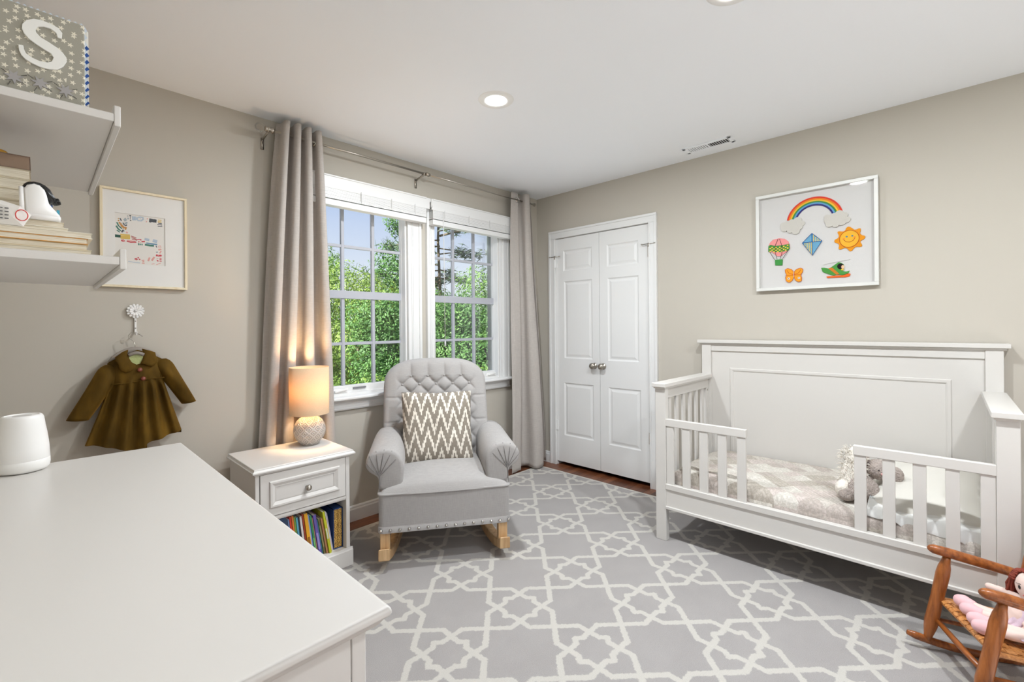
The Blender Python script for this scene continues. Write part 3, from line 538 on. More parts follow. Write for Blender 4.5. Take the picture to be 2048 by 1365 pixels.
for dx, dy, h, cov, lab in ((-3.252, -1.545, .040, (60, 92, 150), 'small dark blue book standing behind the baby monitor'), (-3.243, -1.565, .028, (70, 160, 184), 'small teal spined booklet standing beside the baby monitor')):
    t = thing('booklet', lab, 'book', (dx, dy, MZ)); b = B(); b.box(dx-.004, dx, dy-.01, dy+.05, MZ, MZ+h); obj('cover', b, plain('bk%d' % cov[0], cov, .5), t)
    b = B(); b.box(dx-.008, dx-.004, dy-.009, dy+.05, MZ, MZ+h-.001); obj('pages', b, MATS['page_edges'], t)
# baby monitor camera
t = thing('baby_monitor', 'white and black baby monitor camera on the books of the lower shelf', 'baby monitor', (-3.272, -1.60, MZ))
mc_ = Vector((-3.277, -1.590, MZ))
MK = lambda L: [((px-290)*.000138, (700-py)*.000177) for px, py in L]
prof = MK([(215, 668), (204, 560), (196, 385), (222, 345), (290, 322), (345, 334), (390, 375), (412, 430), (432, 520), (486, 580), (532, 628), (544, 662), (530, 698), (400, 698), (240, 692)])
def soft(b, poly, o, ex, ey, ez, hw):
    for a, bb in ((-hw, -hw*.72), (-hw*.72, hw*.72), (hw*.72, hw)):
        pass
    n = len(poly); cx0 = sum(p[0] for p in poly)/n; cy0 = sum(p[1] for p in poly)/n; rows = [(-hw, .80), (-hw*.86, .93), (-hw*.6, 1), (hw*.6, 1), (hw*.86, .93), (hw, .80)]
    vs = []
    for h, s in rows: vs += [Vector(o)+Vector(ex)*(cx0+(p[0]-cx0)*s)+Vector(ey)*(cy0+(p[1]-cy0)*s)+Vector(ez)*h for p in poly]
    fs = [tuple(range(n))[::-1], tuple(range(5*n, 6*n))]+[(r*n+i, r*n+(i+1) % n, r*n+n+(i+1) % n, r*n+n+i) for r in range(5) for i in range(n)]
    b.add(vs, fs)
b = B(); soft(b, prof, mc_, EX, EZ, EY, .021); obj('housing', b, WPLAS, t, smooth=True)
b = B(); soft(b, MK([(212, 640), (540, 640), (546, 665), (530, 700), (400, 700), (214, 700)]), mc_, EX, EZ, EY, .0216); obj('base', b, WPLAS, t, smooth=True)
for s_ in (-.006, .0, .004):
    pass
b = B(); arc = MK([(178, 378), (198, 340), (230, 316), (290, 302), (345, 306), (400, 328), (446, 366), (476, 420), (500, 450), (496, 490), (452, 506), (434, 492), (418, 430), (392, 378), (346, 338), (290, 324), (224, 346), (194, 384)])
soft(b, arc, mc_, EX, EZ, EY, .0165); obj('visor', b, BLACK, t, smooth=True)
b = B(); b.lathe([(0, 0), (.0065, 0), (.007, .004), (.006, .010), (.004, .011), (.0035, .009), (0, .008)], 20, mc_+Vector((.024, -.004, .0375)), (EY, Vector((-.35, 0, .94)), Vector((.94, 0, .35)))); obj('lens', b, plain('lens_black', (10, 10, 12), .08), t, smooth=True)
b = B(); b.tube([mc_+Vector((-.0145, -.020, .004)), mc_+Vector((-.0158, -.020, .056))], [.0034, .0030], 10); obj('antenna', b, WPLAS, t, smooth=True)
# crumpled paper tag
tb = Vector((-3.302, -1.612, MZ-.016)); t = thing('paper_tag', 'crumpled white printed paper with a red circle beside the baby monitor', 'paper', tb)
PAP = plain('crumpled_paper', (236, 234, 230), .8)
b = B(); b.add([tb+Vector(p) for p in ((-.03, .0, .0), (.012, -.004, .0), (.022, -.002, .022), (.008, -.010, .034), (-.012, -.006, .034), (-.03, .0, .040), (.0, -.012, .012), (-.02, .006, .045), (.01, .008, .03), (.01, .01, .002), (-.03, .014, .002))],
      [(0, 1, 6), (1, 2, 6), (2, 3, 6), (3, 4, 6), (4, 5, 6), (5, 0, 6), (4, 7, 5), (3, 8, 7, 4), (2, 8, 3), (1, 9, 8, 2), (9, 10, 7, 8), (10, 0, 5, 7), (0, 10, 9, 1)]); obj('paper', b, PAP, t)
b = B(); cc = tb+Vector((.010, -.0105, .018)); pts = [cc+Vector((.0075*cos(2*pi*k/28), -.0035*cos(2*pi*k/28)*.1-.001, .0095*sin(2*pi*k/28))) for k in range(28)]; b.tube(pts, .0008, 6, closed=True); obj('red_circle', b, plain('print_red', (206, 70, 66), .6), t)
b = B()
for k in range(4):
    for q in range(3): b.obox(tb+Vector((-.022+q*.007, -.0095, .010+k*.006)), (.0024, 0, 0), (0, .0006, 0), (0, 0, .0008))
obj('print', b, plain('print_ink', (96, 96, 98), .7), t)
# ------------------------------------------------------------------ framed letter print on the window wall
t = thing('framed_print', 'pale wood framed print of coloured brush marks, beside the wall shelves', 'picture', (-2.91, 0, 1.67))
fx0, fx1, fz0, fz1 = -3.075, -2.746, 1.444, 1.905
PALE = wood('pale_maple', (222, 206, 172), (238, 226, 198), 'z', 16, .5)
b = B(); w_ = .0105
b.box(fx0, fx1, -.024, -.002, fz1-w_, fz1); b.box(fx0, fx1, -.024, -.002, fz0, fz0+w_); b.box(fx0, fx0+w_, -.024, -.002, fz0+w_, fz1-w_); b.box(fx1-w_, fx1, -.024, -.002, fz0+w_, fz1-w_)
obj('frame', b, PALE, t, bevel=.001, seg=1)
px0, px1, pz0, pz1 = -3.022, -2.834, 1.557, 1.792
b = B(); y0, y1 = -.015, -.011
b.box(fx0+w_, fx1-w_, y0, y1, pz1, fz1-w_); b.box(fx0+w_, fx1-w_, y0, y1, fz0+w_, pz0); b.box(fx0+w_, px0, y0, y1, pz0, pz1); b.box(px1, fx1-w_, y0, y1, pz0, pz1)
obj('mat_board', b, plain('mat_board', (238, 236, 232), .8), t)
SC_ = dict(g1=(70, 128, 112), dg=(42, 86, 72), dk=(78, 82, 88), lb=(182, 196, 210), bl=(112, 150, 178), ye=(222, 188, 92), br=(176, 92, 84), rd=(206, 84, 92), pk=(228, 168, 160))
SC_['or'] = (198, 140, 66); SC_['gr'] = (168, 178, 182)
keys = list(SC_); b = B(); b.box(px0-.004, px1+.004, -.0112, -.006, pz0-.004, pz1+.004, 0)
for c_, w2, pts in STROKES:
    mi = keys.index(c_)+1
    pts = [(max(px0+.003, min(px1-.003, p[0])), p[1]) for p in pts]
    b.tube([(p[0], -.0113, p[1]) for p in pts], w2*.85, 8, flat=.08, up=(pts[-1][1]-pts[0][1]+1e-6, 0, pts[0][0]-pts[-1][0]) , mi=mi)
obj('print', b, [plain('print_paper', (234, 230, 224), .8)]+[plain('ink_'+k, SC_[k], .8) for k in keys], t)
b = B(); b.box(fx0+w_-.002, fx1-w_+.002, -.0185, -.0175, fz0+w_-.002, fz1-w_+.002); obj('glazing', b, CLEARG, t)
# flower hook
t = thing('flower_hook', 'white metal daisy wall hook above the velvet coat', 'hook', (-2.95, 0, 1.30))
WM_ = plain('white_metal', (236, 235, 233), .45)
b = B()
for r0, n, w2, off in ((.034, 14, .0062, 0), (.024, 12, .0055, .2)):
    for k in range(n):
        a = 2*pi*k/n+off; d = Vector((cos(a), 0, sin(a))); s_ = Vector((-sin(a), 0, cos(a))); c = Vector((-2.95, -.010-(.004 if r0 < .03 else 0), 1.334))
        pts = [c+d*(r0*q)+EY*(-.004*q*q) for q in (.15, .4, .65, .85, .97, 1)]; b.tube(pts, [w2*.4, w2*.75, w2, w2*.95, w2*.6, w2*.2], 8, flat=.25, up=s_)
obj('petals', b, WM_, t, smooth=True)
b = B(); b.ell((-2.95, -.017, 1.334), (.006, .004, .006), 16); obj('centre', b, plain('daisy_centre', (206, 204, 202), .4), t, smooth=True)
b = B(); b.box(-2.954, -2.946, -.010, -.001, 1.232, 1.32); b.tube([(-2.95, -.006, 1.236), (-2.95, -.018, 1.222), (-2.95, -.034, 1.222), (-2.95, -.042, 1.236)], .0035, 8); obj('stem', b, WM_, t, bevel=.001)
for z_ in (1.286, 1.252): b = B(); b.ell((-2.95, -.0105, z_), (.003, .0015, .003), 10); obj('screw', b, STEEL, t, smooth=True)
# hanger
t = thing('coat_hanger', 'small padded grey hanger with a wire hook holding the coat', 'hanger', (-2.957, -.05, 1.15))
hk = [(-2.957, -.052, 1.150), (-2.957, -.050, 1.175), (-2.963, -.046, 1.192), (-2.976, -.040, 1.205), (-2.979, -.038, 1.218), (-2.970, -.034, 1.230), (-2.953, -.032, 1.2295), (-2.938, -.034, 1.222), (-2.928, -.040, 1.212)]
b = B(); b.tube(hk, .0016, 8); obj('hook', b, STEEL, t, smooth=True)
b = B(); b.tube([(lerp(-3.05, -2.862, k/12), -.052, 1.098+.052*sin(pi*k/12)**.8) for k in range(13)], [.006, .010, .012, .013, .0135, .014, .014, .014, .0135, .013, .012, .010, .006], 12); obj('padded_bar', b, plain('hanger_grey', (150, 142, 134), .9, nscale=200, nstr=.2), t, smooth=True)
# ------------------------------------------------------------------ velvet coat
t = thing('child_coat', 'olive brown velvet child coat hanging above the dresser', 'coat', (-2.955, -.055, .70))
m, nt, out = newmat('olive_velvet'); v = objco(nt)
n1 = noise_(nt, objco(nt, (1, 1, .4)), 14, 3, .5); n2 = noise_(nt, v, 1100, 2)
c = ramp(nt, n1, [(.28, srgb((64, 47, 14))), (.55, srgb((89, 66, 21))), (.8, srgb((120, 89, 31)))])
bs = pr(nt, out, c, .75, 0, bump(nt, n2, .4, .001), .1); bs.inputs['Sheen Weight'].default_value = .55; bs.inputs['Sheen Tint'].default_value = (*srgb((206, 150, 60)), 1); bs.inputs['Sheen Roughness'].default_value = .35
VELVET = m
NT = 22
def coat_row(tt):
    # left x, right x, mid z per height t (0 = shoulder, 1 = hem)
    xl = [(-3.056, 0), (-3.058, .12), (-3.050, .28), (-3.085, .6), (-3.133, 1)]; xr = [(-2.846, 0), (-2.848, .12), (-2.852, .28), (-2.822, .6), (-2.783, 1)]
    def ip(T):
        for (a, ta), (c, tc_) in zip(T[:-1], T[1:]):
            if tt <= tc_: return lerp(a, c, (tt-ta)/(tc_-ta))
        return T[-1][0]
    return ip(xl), ip(xr)
def coat_fn(u, v):
    x0, x1 = coat_row(v); a = 2*pi*u; cx0 = (x0+x1)/2; ca, sa = cos(a), sin(a)
    e = lambda q: math.copysign(abs(q)**.75, q)
    hw = (x1-x0)/2; x = cx0+hw*e(ca); front = sa < 0
    dep = lerp(.012, .040, sm(0, .2, v))+.022*v
    fold = sm(.24, .40, v); k = 0
    if front:
        s_ = (x-x0)/(x1-x0); k = .013*cos(s_*2*pi*5.3+.4)+.009*cos(s_*2*pi*2.7+1.0)+(.010 if abs(s_-.57) < .05 else 0)
    else: k = .004*cos(u*40)
    y = -.062+dep*sa*(1 if front else .6)+(-k*fold if front else k*fold*.5)
    y = min(y, -.012)
    ztop = 1.093+.058*max(0, 1-abs(x-cx0)/hw)**.8
    s_ = (x-x0)/(x1-x0)
    zhem = lerp(.738, .690, sm(.0, .55, s_)) if s_ < .585 else lerp(.718, .752, (s_-.585)/.415)
    if not front: zhem = .735
    z = lerp(ztop, zhem, v); return (x, y, z)
b = B(); b.grid(coat_fn, 120, 40, cu=True)
o = obj('coat_body', b, VELVET, t, smooth=True)
# front opening edge
b = B(); pts = []
for k in range(15):
    q = k/14; z = lerp(1.07, .692, q); pts.append((lerp(-2.946, -2.931, q), -.1045-.030*sm(0, .9, q), z))
b.tube(pts, .005, 10, flat=.5, up=(1, 0, 0)); obj('front_edge', b, VELVET, t, smooth=True)
# yoke seam
b = B(); b.tube([(lerp(-3.047, -2.856, k/16), -.100-.012*sin(pi*k/16), 1.001+.015*k/16-.003*sin(pi*k/8)) for k in range(17)], .0022, 6); obj('yoke_seam', b, VELVET, t, smooth=True)
def sleeve(p0, p1, w0, w1, cuff_tilt, name='sleeve'):
    p0, p1 = Vector(p0), Vector(p1); d = (p1-p0).normalized(); s_ = Vector((d.z, 0, -d.x)).normalized()
    def fn(u, v):
        a = 2*pi*u; q_ = .22; cap = sqrt(max(0, 1-(1-v/q_)**2)) if v < q_ else 1; c0_ = p0-d*.034; w = lerp(w0, w1, v**.9)*max(cap, .02); dp = lerp(.030, .040, v**.7)*max(cap, .02); c = c0_.lerp(p1, v)+Vector((0, -.012*sin(pi*v), 0))
        off = s_*(w*cos(a))+EY*(dp*sin(a)+.005*cos(3*a+5*v)*sin(pi*v)); end = d*(cuff_tilt*cos(a)*v*v)
        return c+off+end
    b = B(); b.grid(fn, 36, 18, cu=True, capu=True)
    s = obj(name, b, VELVET, t, smooth=True)
    return s
sleeve((-3.046, -.060, 1.056), (-3.155, -.062, .852), .046, .034, .014)
sleeve((-2.856, -.060, 1.074), (-2.752, -.062, .881), .042, .028, -.010)
for nm, P_ in (('collar', COLL_L), ('collar', COLL_R)):
    n = len(P_); cx0 = sum(p[0] for p in P_)/n; cz0 = sum(p[1] for p in P_)/n; b = B()
    yf = lambda x, z: -.096-.016*sm(1.15, 1.06, z)
    rings = [(1, .004), (1, 0), (.94, -.0035), (.6, -.005), (.02, -.0055)]; vs = []
    for s_, dy in rings: vs += [(cx0+(p[0]-cx0)*s_, yf(0, cz0+(p[1]-cz0)*s_)+dy, cz0+(p[1]-cz0)*s_) for p in P_]
    fs = [(r*n+i, r*n+(i+1) % n, r*n+n+(i+1) % n, r*n+n+i) for r in range(4) for i in range(n)]+[tuple(range(4*n, 5*n))]
    b.add(vs, fs); obj(nm, b, VELVET, t, smooth=True)
b = B(); b.prism(LINING, (0, -.0985, 0), EX, EZ, -EY, -.004, .001); l_ = obj('lining', b, plain('pale_green_satin', (170, 178, 118), .3, nscale=90, nstr=.5, ndist=.004), t); l_['label'] = 'pale green satin lining'
b = B(); b.tube([(lerp(-2.986, -2.932, k/10), -.1035-.004*sin(pi*k/10), 1.128+.010*sin(pi*k/10)) for k in range(11)], .0075, 10, flat=.7, up=(0, 0, 1)); obj('neck_facing', b, plain('hanger_grey2', (138, 130, 122), .9), t, smooth=True)
for x, z in ((-2.9475, 1.060), (-2.936, 1.018)):
    b = B(); b.lathe([(0, 0), (.0095, 0), (.0095, .004), (.006, .0075), (0, .008)], 18, (x, -.112, z), (EX, EZ, -EY)); q = obj('button', b, plain('brown_button', (122, 60, 44), .45), t, smooth=True)
# ------------------------------------------------------------------ curtains, rod, blinds
CURT = fabric('curtain_linen', (192, 185, 179), 420, .3, .9, .08, trans=.12)
RZ, RY = 2.345, -.10
t = thing('curtain_rod', 'long brushed steel curtain rod with a glass ball end above both windows', 'curtain rod', (-1.357, RY, RZ))
b = B(); b.tube([(-2.37, RY, RZ), (-1.30, RY, RZ)], .0070, 14); b.tube([(-1.32, RY, RZ), (-.14, RY, RZ)], .0056, 14); obj('rod', b, STEEL, t, smooth=True)
fx = (-EX, EY, EZ)
def lx(b, prof, x): b.lathe([(r, h) for r, h in prof], 24, (x, RY, RZ), (EY, EZ, -EX))
b = B(); lx(b, [(0, 0), (.0075, 0), (.012, .004), (.017, .012), (.012, .020), (.011, .024), (.018, .030), (.018, .036), (.012, .040), (.015, .044), (.015, .048), (.008, .052), (0, .052)], -2.352); obj('finial_collar', b, STEEL, t, smooth=True)
m, nt, out = newmat('clear_glass'); g = nd(nt, 'ShaderNodeBsdfGlass', {0: (.97, .96, .94, 1), 'Roughness': .03, 'IOR': 1.45}); tr = nd(nt, 'ShaderNodeBsdfTransparent'); mx = nd(nt, 'ShaderNodeMixShader', {0: .35, 1: g.outputs[0], 2: tr.outputs[0]}); nt.links.new(mx.outputs[0], out.inputs[0]); CLEAR = m
b = B()
def fin(u, v):
    a = 2*pi*u; bb = -pi/2+pi*v; r = .024*(1+.07*abs(sin(4*a+3*v))); return Vector((-2.428, RY, RZ))+Vector((-.024*sin(bb), r*cos(bb)*cos(a), r*cos(bb)*sin(a)))
b.grid(fin, 48, 20, cu=True); obj('glass_ball', b, CLEAR, t, smooth=True)
b = B(); lx(b, [(0, 0), (.0095, 0), (.016, .01), (.0, .05)], -.142); obj('end_cap', b, STEEL, t, smooth=True)
for x in (-2.385, -1.357):
    b = B(); b.box(x-.008, x+.008, -.006, -.001, RZ-.085, RZ-.02); b.tube([(x, -.004, RZ-.03), (x, -.05, RZ-.022), (x, RY, RZ-.014)], .006, 8); b.tube([(x, RY-.014, RZ), (x, RY-.010, RZ-.012), (x, RY, RZ-.016), (x, RY+.012, RZ-.010), (x, RY+.014, RZ)], .0045, 8)
    for z in (-.035, -.07): b.ell((x, -.007, RZ+z), (.004, .002, .004), 10)
    obj('bracket', b, STEEL, t, smooth=True)
b = B(); b.tube([(-1.318, RY, RZ+.013), (-1.318, RY-.013, RZ), (-1.318, RY, RZ-.013), (-1.318, RY+.013, RZ)], .004, 8, closed=True); b.lathe([(0, 0), (.0125, 0), (.0125, .03), (0, .03)], 20, (-1.335, RY, RZ), (EY, EZ, EX)); obj('joining_sleeve', b, STEEL, t, smooth=True)
def curtain(name, label, xt0, xt1, xb0, xb1, ztop, zbot, waves, amp, ybot, phase, sq, label_side, flat0=0, ampb=None):
    t = thing(name, label, 'curtain', ((xb0+xb1)/2, ybot, zbot), group=None)
    def fn(u, v):
        z = lerp(ztop, zbot, v); th = 2*pi*waves*u+phase; k = sm(0, 1, v)
        x0 = lerp(xt0, xb0, v**.8); x1 = lerp(xt1, xb1, v**.8); wl = (x1-x0)/waves
        flt = sm(flat0, flat0+.12, u) if flat0 else 1
        a = lerp(amp, ampb or amp*1.25, k)*flt
        x = lerp(x0, x1, u)+sq*wl*sin(2*th)*(.5+.5*flt)+.012*sin(3.1*v+4*u)*v+.010*sin(7*u+2.2)*k
        y = lerp(RY, ybot, k)-a*cos(th)*(1+.15*sin(5*u+6*v))+.008*sin(9*u+5*v)*v
        y += .006*noise.noise(Vector((u*9, v*5, 1)))*k
        zz = z+(.004*sin(th*2) if v > .97 else 0)
        return (x, min(y, -.030), zz)
    b = B(); b.grid(fn, 260, 70)
    o = obj('panel', b, CURT, t, smooth=True, recalc=False); s = o.modifiers.new('thick', 'SOLIDIFY'); s.thickness = .0025; s.offset = 0
    return t
t = curtain('curtain', 'grey linen grommet curtain panel on the left, behind the table lamp', -2.325, -2.085, -2.475, -1.975, 2.408, .012, 4.0, .046, -.072, pi, .105, 'l', ampb=.036)
for gx in (-2.125,):
    b = B(); c = Vector((gx, RY+.005, RZ)); b.tube([c+Vector((.004*cos(q), .0, 0))*0+Vector((.012*sin(2*pi*q/24), .020*cos(2*pi*q/24), .021*sin(2*pi*q/24))) for q in range(24)], .004, 8, closed=True); obj('grommet', b, STEEL, t, smooth=True)
t2 = curtain('curtain', 'grey linen grommet curtain panel on the right, in the room corner', -.452, -.205, -.540, -.075, 2.405, .012, 2.2, .050, -.150, pi*1.02, .12, 'r', flat0=.30)
b = B(); b.tube([Vector((-.385+.022*cos(2*pi*q/28), RY-.004-.004*cos(2*pi*q/28), RZ+.022*sin(2*pi*q/28))) for q in range(28)], .0042, 8, closed=True); obj('grommet', b, CHROME, t2, smooth=True)
def blind(x0, x1, label, wand):
    t = thing('window_blind', label, 'blind', ((x0+x1)/2, -.04, 2.0), group=None)
    SL = plain('blind_white', (222, 222, 221), .4)
    b = B(); b.box(x0-.006 if x0 < -2 else x0-.012, x1+.03 if x1 < -1 else x1+.01, -.078, -.066, 2.106, 2.186); b.box(x0, x1, -.082, -.064, 2.176, 2.187)
    obj('valance', b, SL, t, bevel=.003)
    b = B(); b.box(x0, x1, -.062, -.022, 2.125, 2.17); obj('headrail', b, SL, t)
    n = 11
    for k in range(n):
        z = 2.043+k*.0068; b = B(); b.prism([(-.0772+.0004*(k % 3), 0), (-.05, .0022), (-.025, .0), (-.025, .0056), (-.05, .0066), (-.0772+.0004*(k % 3), .0058)], (0, 0, z), EY, EZ, EX, x0, x1); obj('slat', b, SL, t)
    b = B(); b.box(x0, x1, -.077, -.023, 2.0, 2.038); obj('bottom_rail', b, SL, t, bevel=.004)
    for q in (.12, .40, .66, .88):
        b = B(); xx = lerp(x0, x1, q); b.tube([(xx, -.079, 2.06), (xx, -.0798, 2.11), (xx+.003, -.0798, 2.118), (xx+.006, -.0798, 2.11), (xx+.006, -.079, 2.04)], .0013, 6)
        obj('ladder_cord', b, plain('cord_white', (214, 214, 212), .8), t)
    if wand:
        b = B(); b.tube([(wand, -.082, 2.10), (wand, -.083, 1.92), (wand+.006, -.083, 1.15)], .0026, 8); o = obj('lift_cord', b, plain('cord_white', (214, 214, 212), .8), t, smooth=True)
        b = B(); b.lathe([(0, 0), (.007, .004), (.006, .03), (.002, .045), (0, .045)], 12, (wand+.006, -.083, 1.10)); obj('tassel', b, SL, t, smooth=True)
    return t
blind(-2.17, -1.316, 'raised white slat blind at the top of the left window', None)
blind(-1.258, -.400, 'raised white slat blind at the top of the right window', -1.166)
t = thing('cord_tassel', 'small white blind cord end hanging at the joint of the two valances', 'cord', (-1.278, -.085, 2.12))
b = B(); b.tube([(-1.278, -.080, 2.186), (-1.277, -.084, 2.15)], .002, 6); b.lathe([(0, 0), (.006, .002), (.007, .018), (.003, .034), (0, .036)], 12, (-1.277, -.088, 2.118)); obj('tassel', b, plain('cord_white', (214, 214, 212), .8), t, smooth=True)
# ------------------------------------------------------------------ nightstand
t = thing('nightstand', 'white nightstand with one drawer and an open book shelf, under the table lamp', 'nightstand', (-2.36, -.335, 0))
x0, x1, y0, y1, zt = -2.606, -2.114, -.540, -.125, .602
b = B()
rg = [(zt, .010), (zt-.002, .008), (zt-.006, .008), (zt-.010, .004), (zt-.014, 0), (zt-.020, 0), (zt-.022, .006), (zt-.030, .010)]
vs = []
for z, d in rg: vs += [(x0+d, y0+d, z), (x1-d, y0+d, z), (x1-d, y1, z), (x0+d, y1, z)]
fs = [(0, 1, 2, 3), tuple(range(len(vs)-4, len(vs)))[::-1]]
for r in range(len(rg)-1):
    for k in range(4): fs.append((r*4+k, r*4+(k+1) % 4, r*4+4+(k+1) % 4, r*4+4+k))
b.add(vs, fs); obj('top', b, WHITE, t)
lx0, lx1, ly0, ly1 = -2.592, -2.140, -.523, -.132; zu = zt-.030
b = B(); b.box(lx0, lx0+.018, ly0, ly1, 0, zu); b.box(lx1-.020, lx1, ly0, ly1, 0, zu); b.box(lx0+.018, lx1-.020, ly1-.012, ly1, .05, zu); b.box(lx0+.018, lx1-.02, ly0+.004, ly1-.012, .345, .360); b.box(lx0+.018, lx1-.02, ly0+.0, ly1-.012, .072, .0895); b.box(lx0+.018, lx1-.02, ly0, ly0+.02, .352, .366)
obj('case', b, WHITE, t, bevel=.0015, seg=1)
b = B(); b.prism([(0, 0), (-.012, 0), (-.012, .080), (-.008, .084), (-.006, .094), (0, .094)], (0, ly0, 0), EY, EZ, EX, lx0-.012, lx1+.012)
b.box(lx1, lx1+.012, ly0, ly1, 0, .080); b.box(lx1, lx1+.006, ly0, ly1, .08, .094); b.box(lx0-.012, lx0, ly0, ly1, 0, .080); obj('plinth', b, WHITE, t, bevel=.0015, seg=1)
dx0, dx1, dz0, dz1 = lx0+.021, lx1-.0225, .369, .5695
b = B(); b.box(dx0, dx1, ly0-.002, ly0+.35, dz0, dz1); d_ = obj('drawer', b, WHITE, t, bevel=.0015, seg=1)
b = B(); Y_ = ly0-.002; e = [(0, 0), (.004, .009), (.012, .009), (.026, .002), (.030, .003)]; p = (-2.534, -2.195, .408, .533)
for (d0, h0), (d1, h1) in zip(e[:-1], e[1:]):
    A = [(p[0]+d0, Y_-h0, p[2]+d0), (p[1]-d0, Y_-h0, p[2]+d0), (p[1]-d0, Y_-h0, p[3]-d0), (p[0]+d0, Y_-h0, p[3]-d0)]
    C = [(p[0]+d1, Y_-h1, p[2]+d1), (p[1]-d1, Y_-h1, p[2]+d1), (p[1]-d1, Y_-h1, p[3]-d1), (p[0]+d1, Y_-h1, p[3]-d1)]
    b.add(A+C, [(i, (i+1) % 4, 4+(i+1) % 4, 4+i) for i in range(4)])
obj('panel_moulding', b, WHITE, d_, weld=.0001)
b = B(); b.lathe([(0, 0), (.008, 0), (.006, .006), (.006, .012), (.0135, .017), (.0145, .022), (.0125, .028), (.007, .031), (0, .032)], 24, (-2.361, Y_-.001, .466), (EX, EZ, -EY)); obj('knob', b, STEEL, d_, smooth=True)
# books on the nightstand shelf
SZ = .0897
t = thing('slipcase', 'dark blue slipcase holding two gold patterned books, at the right end of the nightstand shelf', 'slipcase', (-2.1815, -.41, SZ))
NAVY = plain('navy_board', (34, 66, 118), .6); sx0, sx1, sy0, sy1, sh = -2.2125, -2.1625, -.487, -.335, .209
b = B(); b.box(sx0, sx0+.003, sy0, sy1, SZ, SZ+sh); b.box(sx1-.003, sx1, sy0, sy1, SZ, SZ+sh); b.box(sx0, sx1, sy0, sy1, SZ+sh-.003, SZ+sh); b.box(sx0, sx1, sy0, sy1, SZ, SZ+.003); b.box(sx0, sx1, sy1-.003, sy1, SZ, SZ+sh)
obj('case', b, NAVY, t)
m, nt, out = newmat('gold_foil_pattern'); vo = nd(nt, 'ShaderNodeTexVoronoi', {'Vector': objco(nt), 'Scale': 260}, feature='F1')
c = ramp(nt, vo.outputs['Distance'], [(.25, srgb((226, 188, 104))), (.42, srgb((206, 162, 78))), (.6, srgb((120, 86, 40)))]); pr(nt, out, c, .45); GOLDP = m
for a, c_, lab in ((sx0+.0035, sx0+.0243, 'gold patterned book in the blue slipcase, left of the pair'), (sx0+.0252, sx1-.0035, 'gold patterned book in the blue slipcase, right of the pair')):
    g_ = thing('book', lab, 'book', ((a+c_)/2, -.41, SZ+.003), group='books on the nightstand shelf')
    b = B(); b.box(a, c_, sy0+.002, sy1-.006, SZ+.0032, SZ+sh-.0035); obj('binding', b, GOLDP, g_, bevel=.003)
def book(xb, lean, y0, th, h, dp, cov, label, cov2=None, band=None):
    """upright book leaning on its right neighbour: xb = right bottom edge, top leans to -x"""
    root = thing('book', label, 'book', (xb, y0+dp/2, SZ+.0004), group='books on the nightstand shelf'); root.rotation_euler = (0, -lean, 0)
    c1 = plain('bind_%d_%d_%d' % cov, cov, .5); b = B(); ct = .0014
    b.box(-th, -th+ct, -dp/2, dp/2, 0, h); b.box(-ct, 0, -dp/2, dp/2, 0, h); b.box(-th, 0, -dp/2, -dp/2+ct, 0, h)
    obj('binding', b, c1, root, local=True, bevel=.0004, seg=1)
    b = B(); b.box(-th+ct, -ct, -dp/2+ct, dp/2-.002, .002, h-.002); obj('pages', b, MATS['page_edges'], root, local=True)
    if band:
        b = B()
        for z0, z1, cc in band: b.box(-th*.82, -th*.18, -dp/2-.0003, -dp/2+.0005, h*z0, h*z1)
        obj('spine_panel', b, plain('sp_%d_%d_%d' % band[0][2], band[0][2], .5), root, local=True)
    return root
xb = -2.2133
bk = [(.20, .0045, .205, (206, 200, 220), 'thin pale lavender book leaning against the blue slipcase', -.487, None),
 (.205, .0055, .215, (236, 234, 232), 'thin white book between the lavender and the yellow one', -.489, None),
 (.205, .006, .175, (232, 198, 48), 'thin yellow book right of the lime spined one', -.495, None),
 (.205, .011, .225, (190, 194, 40), 'lime green picture book leaning right in the nightstand', -.507, [(.35, .6, (200, 206, 180))]),
 (.20, .010, .19, (196, 140, 104), 'tan spined book left of the lime green one', -.497, None),
 (.195, .011, .19, (112, 108, 62), 'olive patterned book left of the tan one', -.491, [(.2, .8, (150, 146, 96))]),
 (.19, .005, .185, (72, 150, 160), 'thin teal edged book beside the purple one', -.487, None),
 (.185, .0155, .215, (104, 88, 170), 'thick purple book in the middle of the nightstand row', -.489, [(.15, .55, (150, 140, 200))]),
 (.18, .005, .20, (232, 178, 150), 'thin peach book left of the purple one', -.483, None),
 (.175, .010, .215, (54, 140, 88), 'green book with a lighter title, left of the peach one', -.485, [(.1, .45, (120, 190, 110))]),
 (.17, .007, .22, (110, 140, 196), 'thin blue and white book left of the green one', -.483, None),
 (.165, .004, .225, (238, 238, 236), 'thin white edged booklet beside the amber book', -.487, None),
 (.155, .017, .235, (232, 168, 36), 'thick amber yellow book with dark lettering blocks', -.490, [(.30, .48, (150, 96, 24))]),
 (.15, .009, .235, (160, 60, 34), 'brick red book left of the amber one', -.486, None),
 (.145, .011, .225, (226, 218, 214), 'cream white book left of the brick red one', -.484, None),
 (.14, .008, .222, (46, 48, 66), 'navy black book in the left half of the nightstand row', -.480, None),
 (.135, .010, .225, (92, 170, 194), 'sky blue book left of the navy one', -.484, None),
 (.13, .009, .230, (120, 160, 70), 'leaf green book left of the sky blue one', -.482, None),
 (.125, .010, .238, (226, 128, 52), 'orange book near the left end of the nightstand row', -.484, None),
 (.12, .010, .236, (214, 66, 44), 'red book left of the orange one', -.482, None),
 (.11, .008, .225, (120, 150, 200), 'pale blue book, leftmost that shows in the nightstand row', -.480, None)]
for lean, th, h, cov, lab, y0, band in bk:
    book(xb, lean*.8, y0, th, h, .15, cov, lab, band=band); xb -= th/cos(lean*.8)+.0008
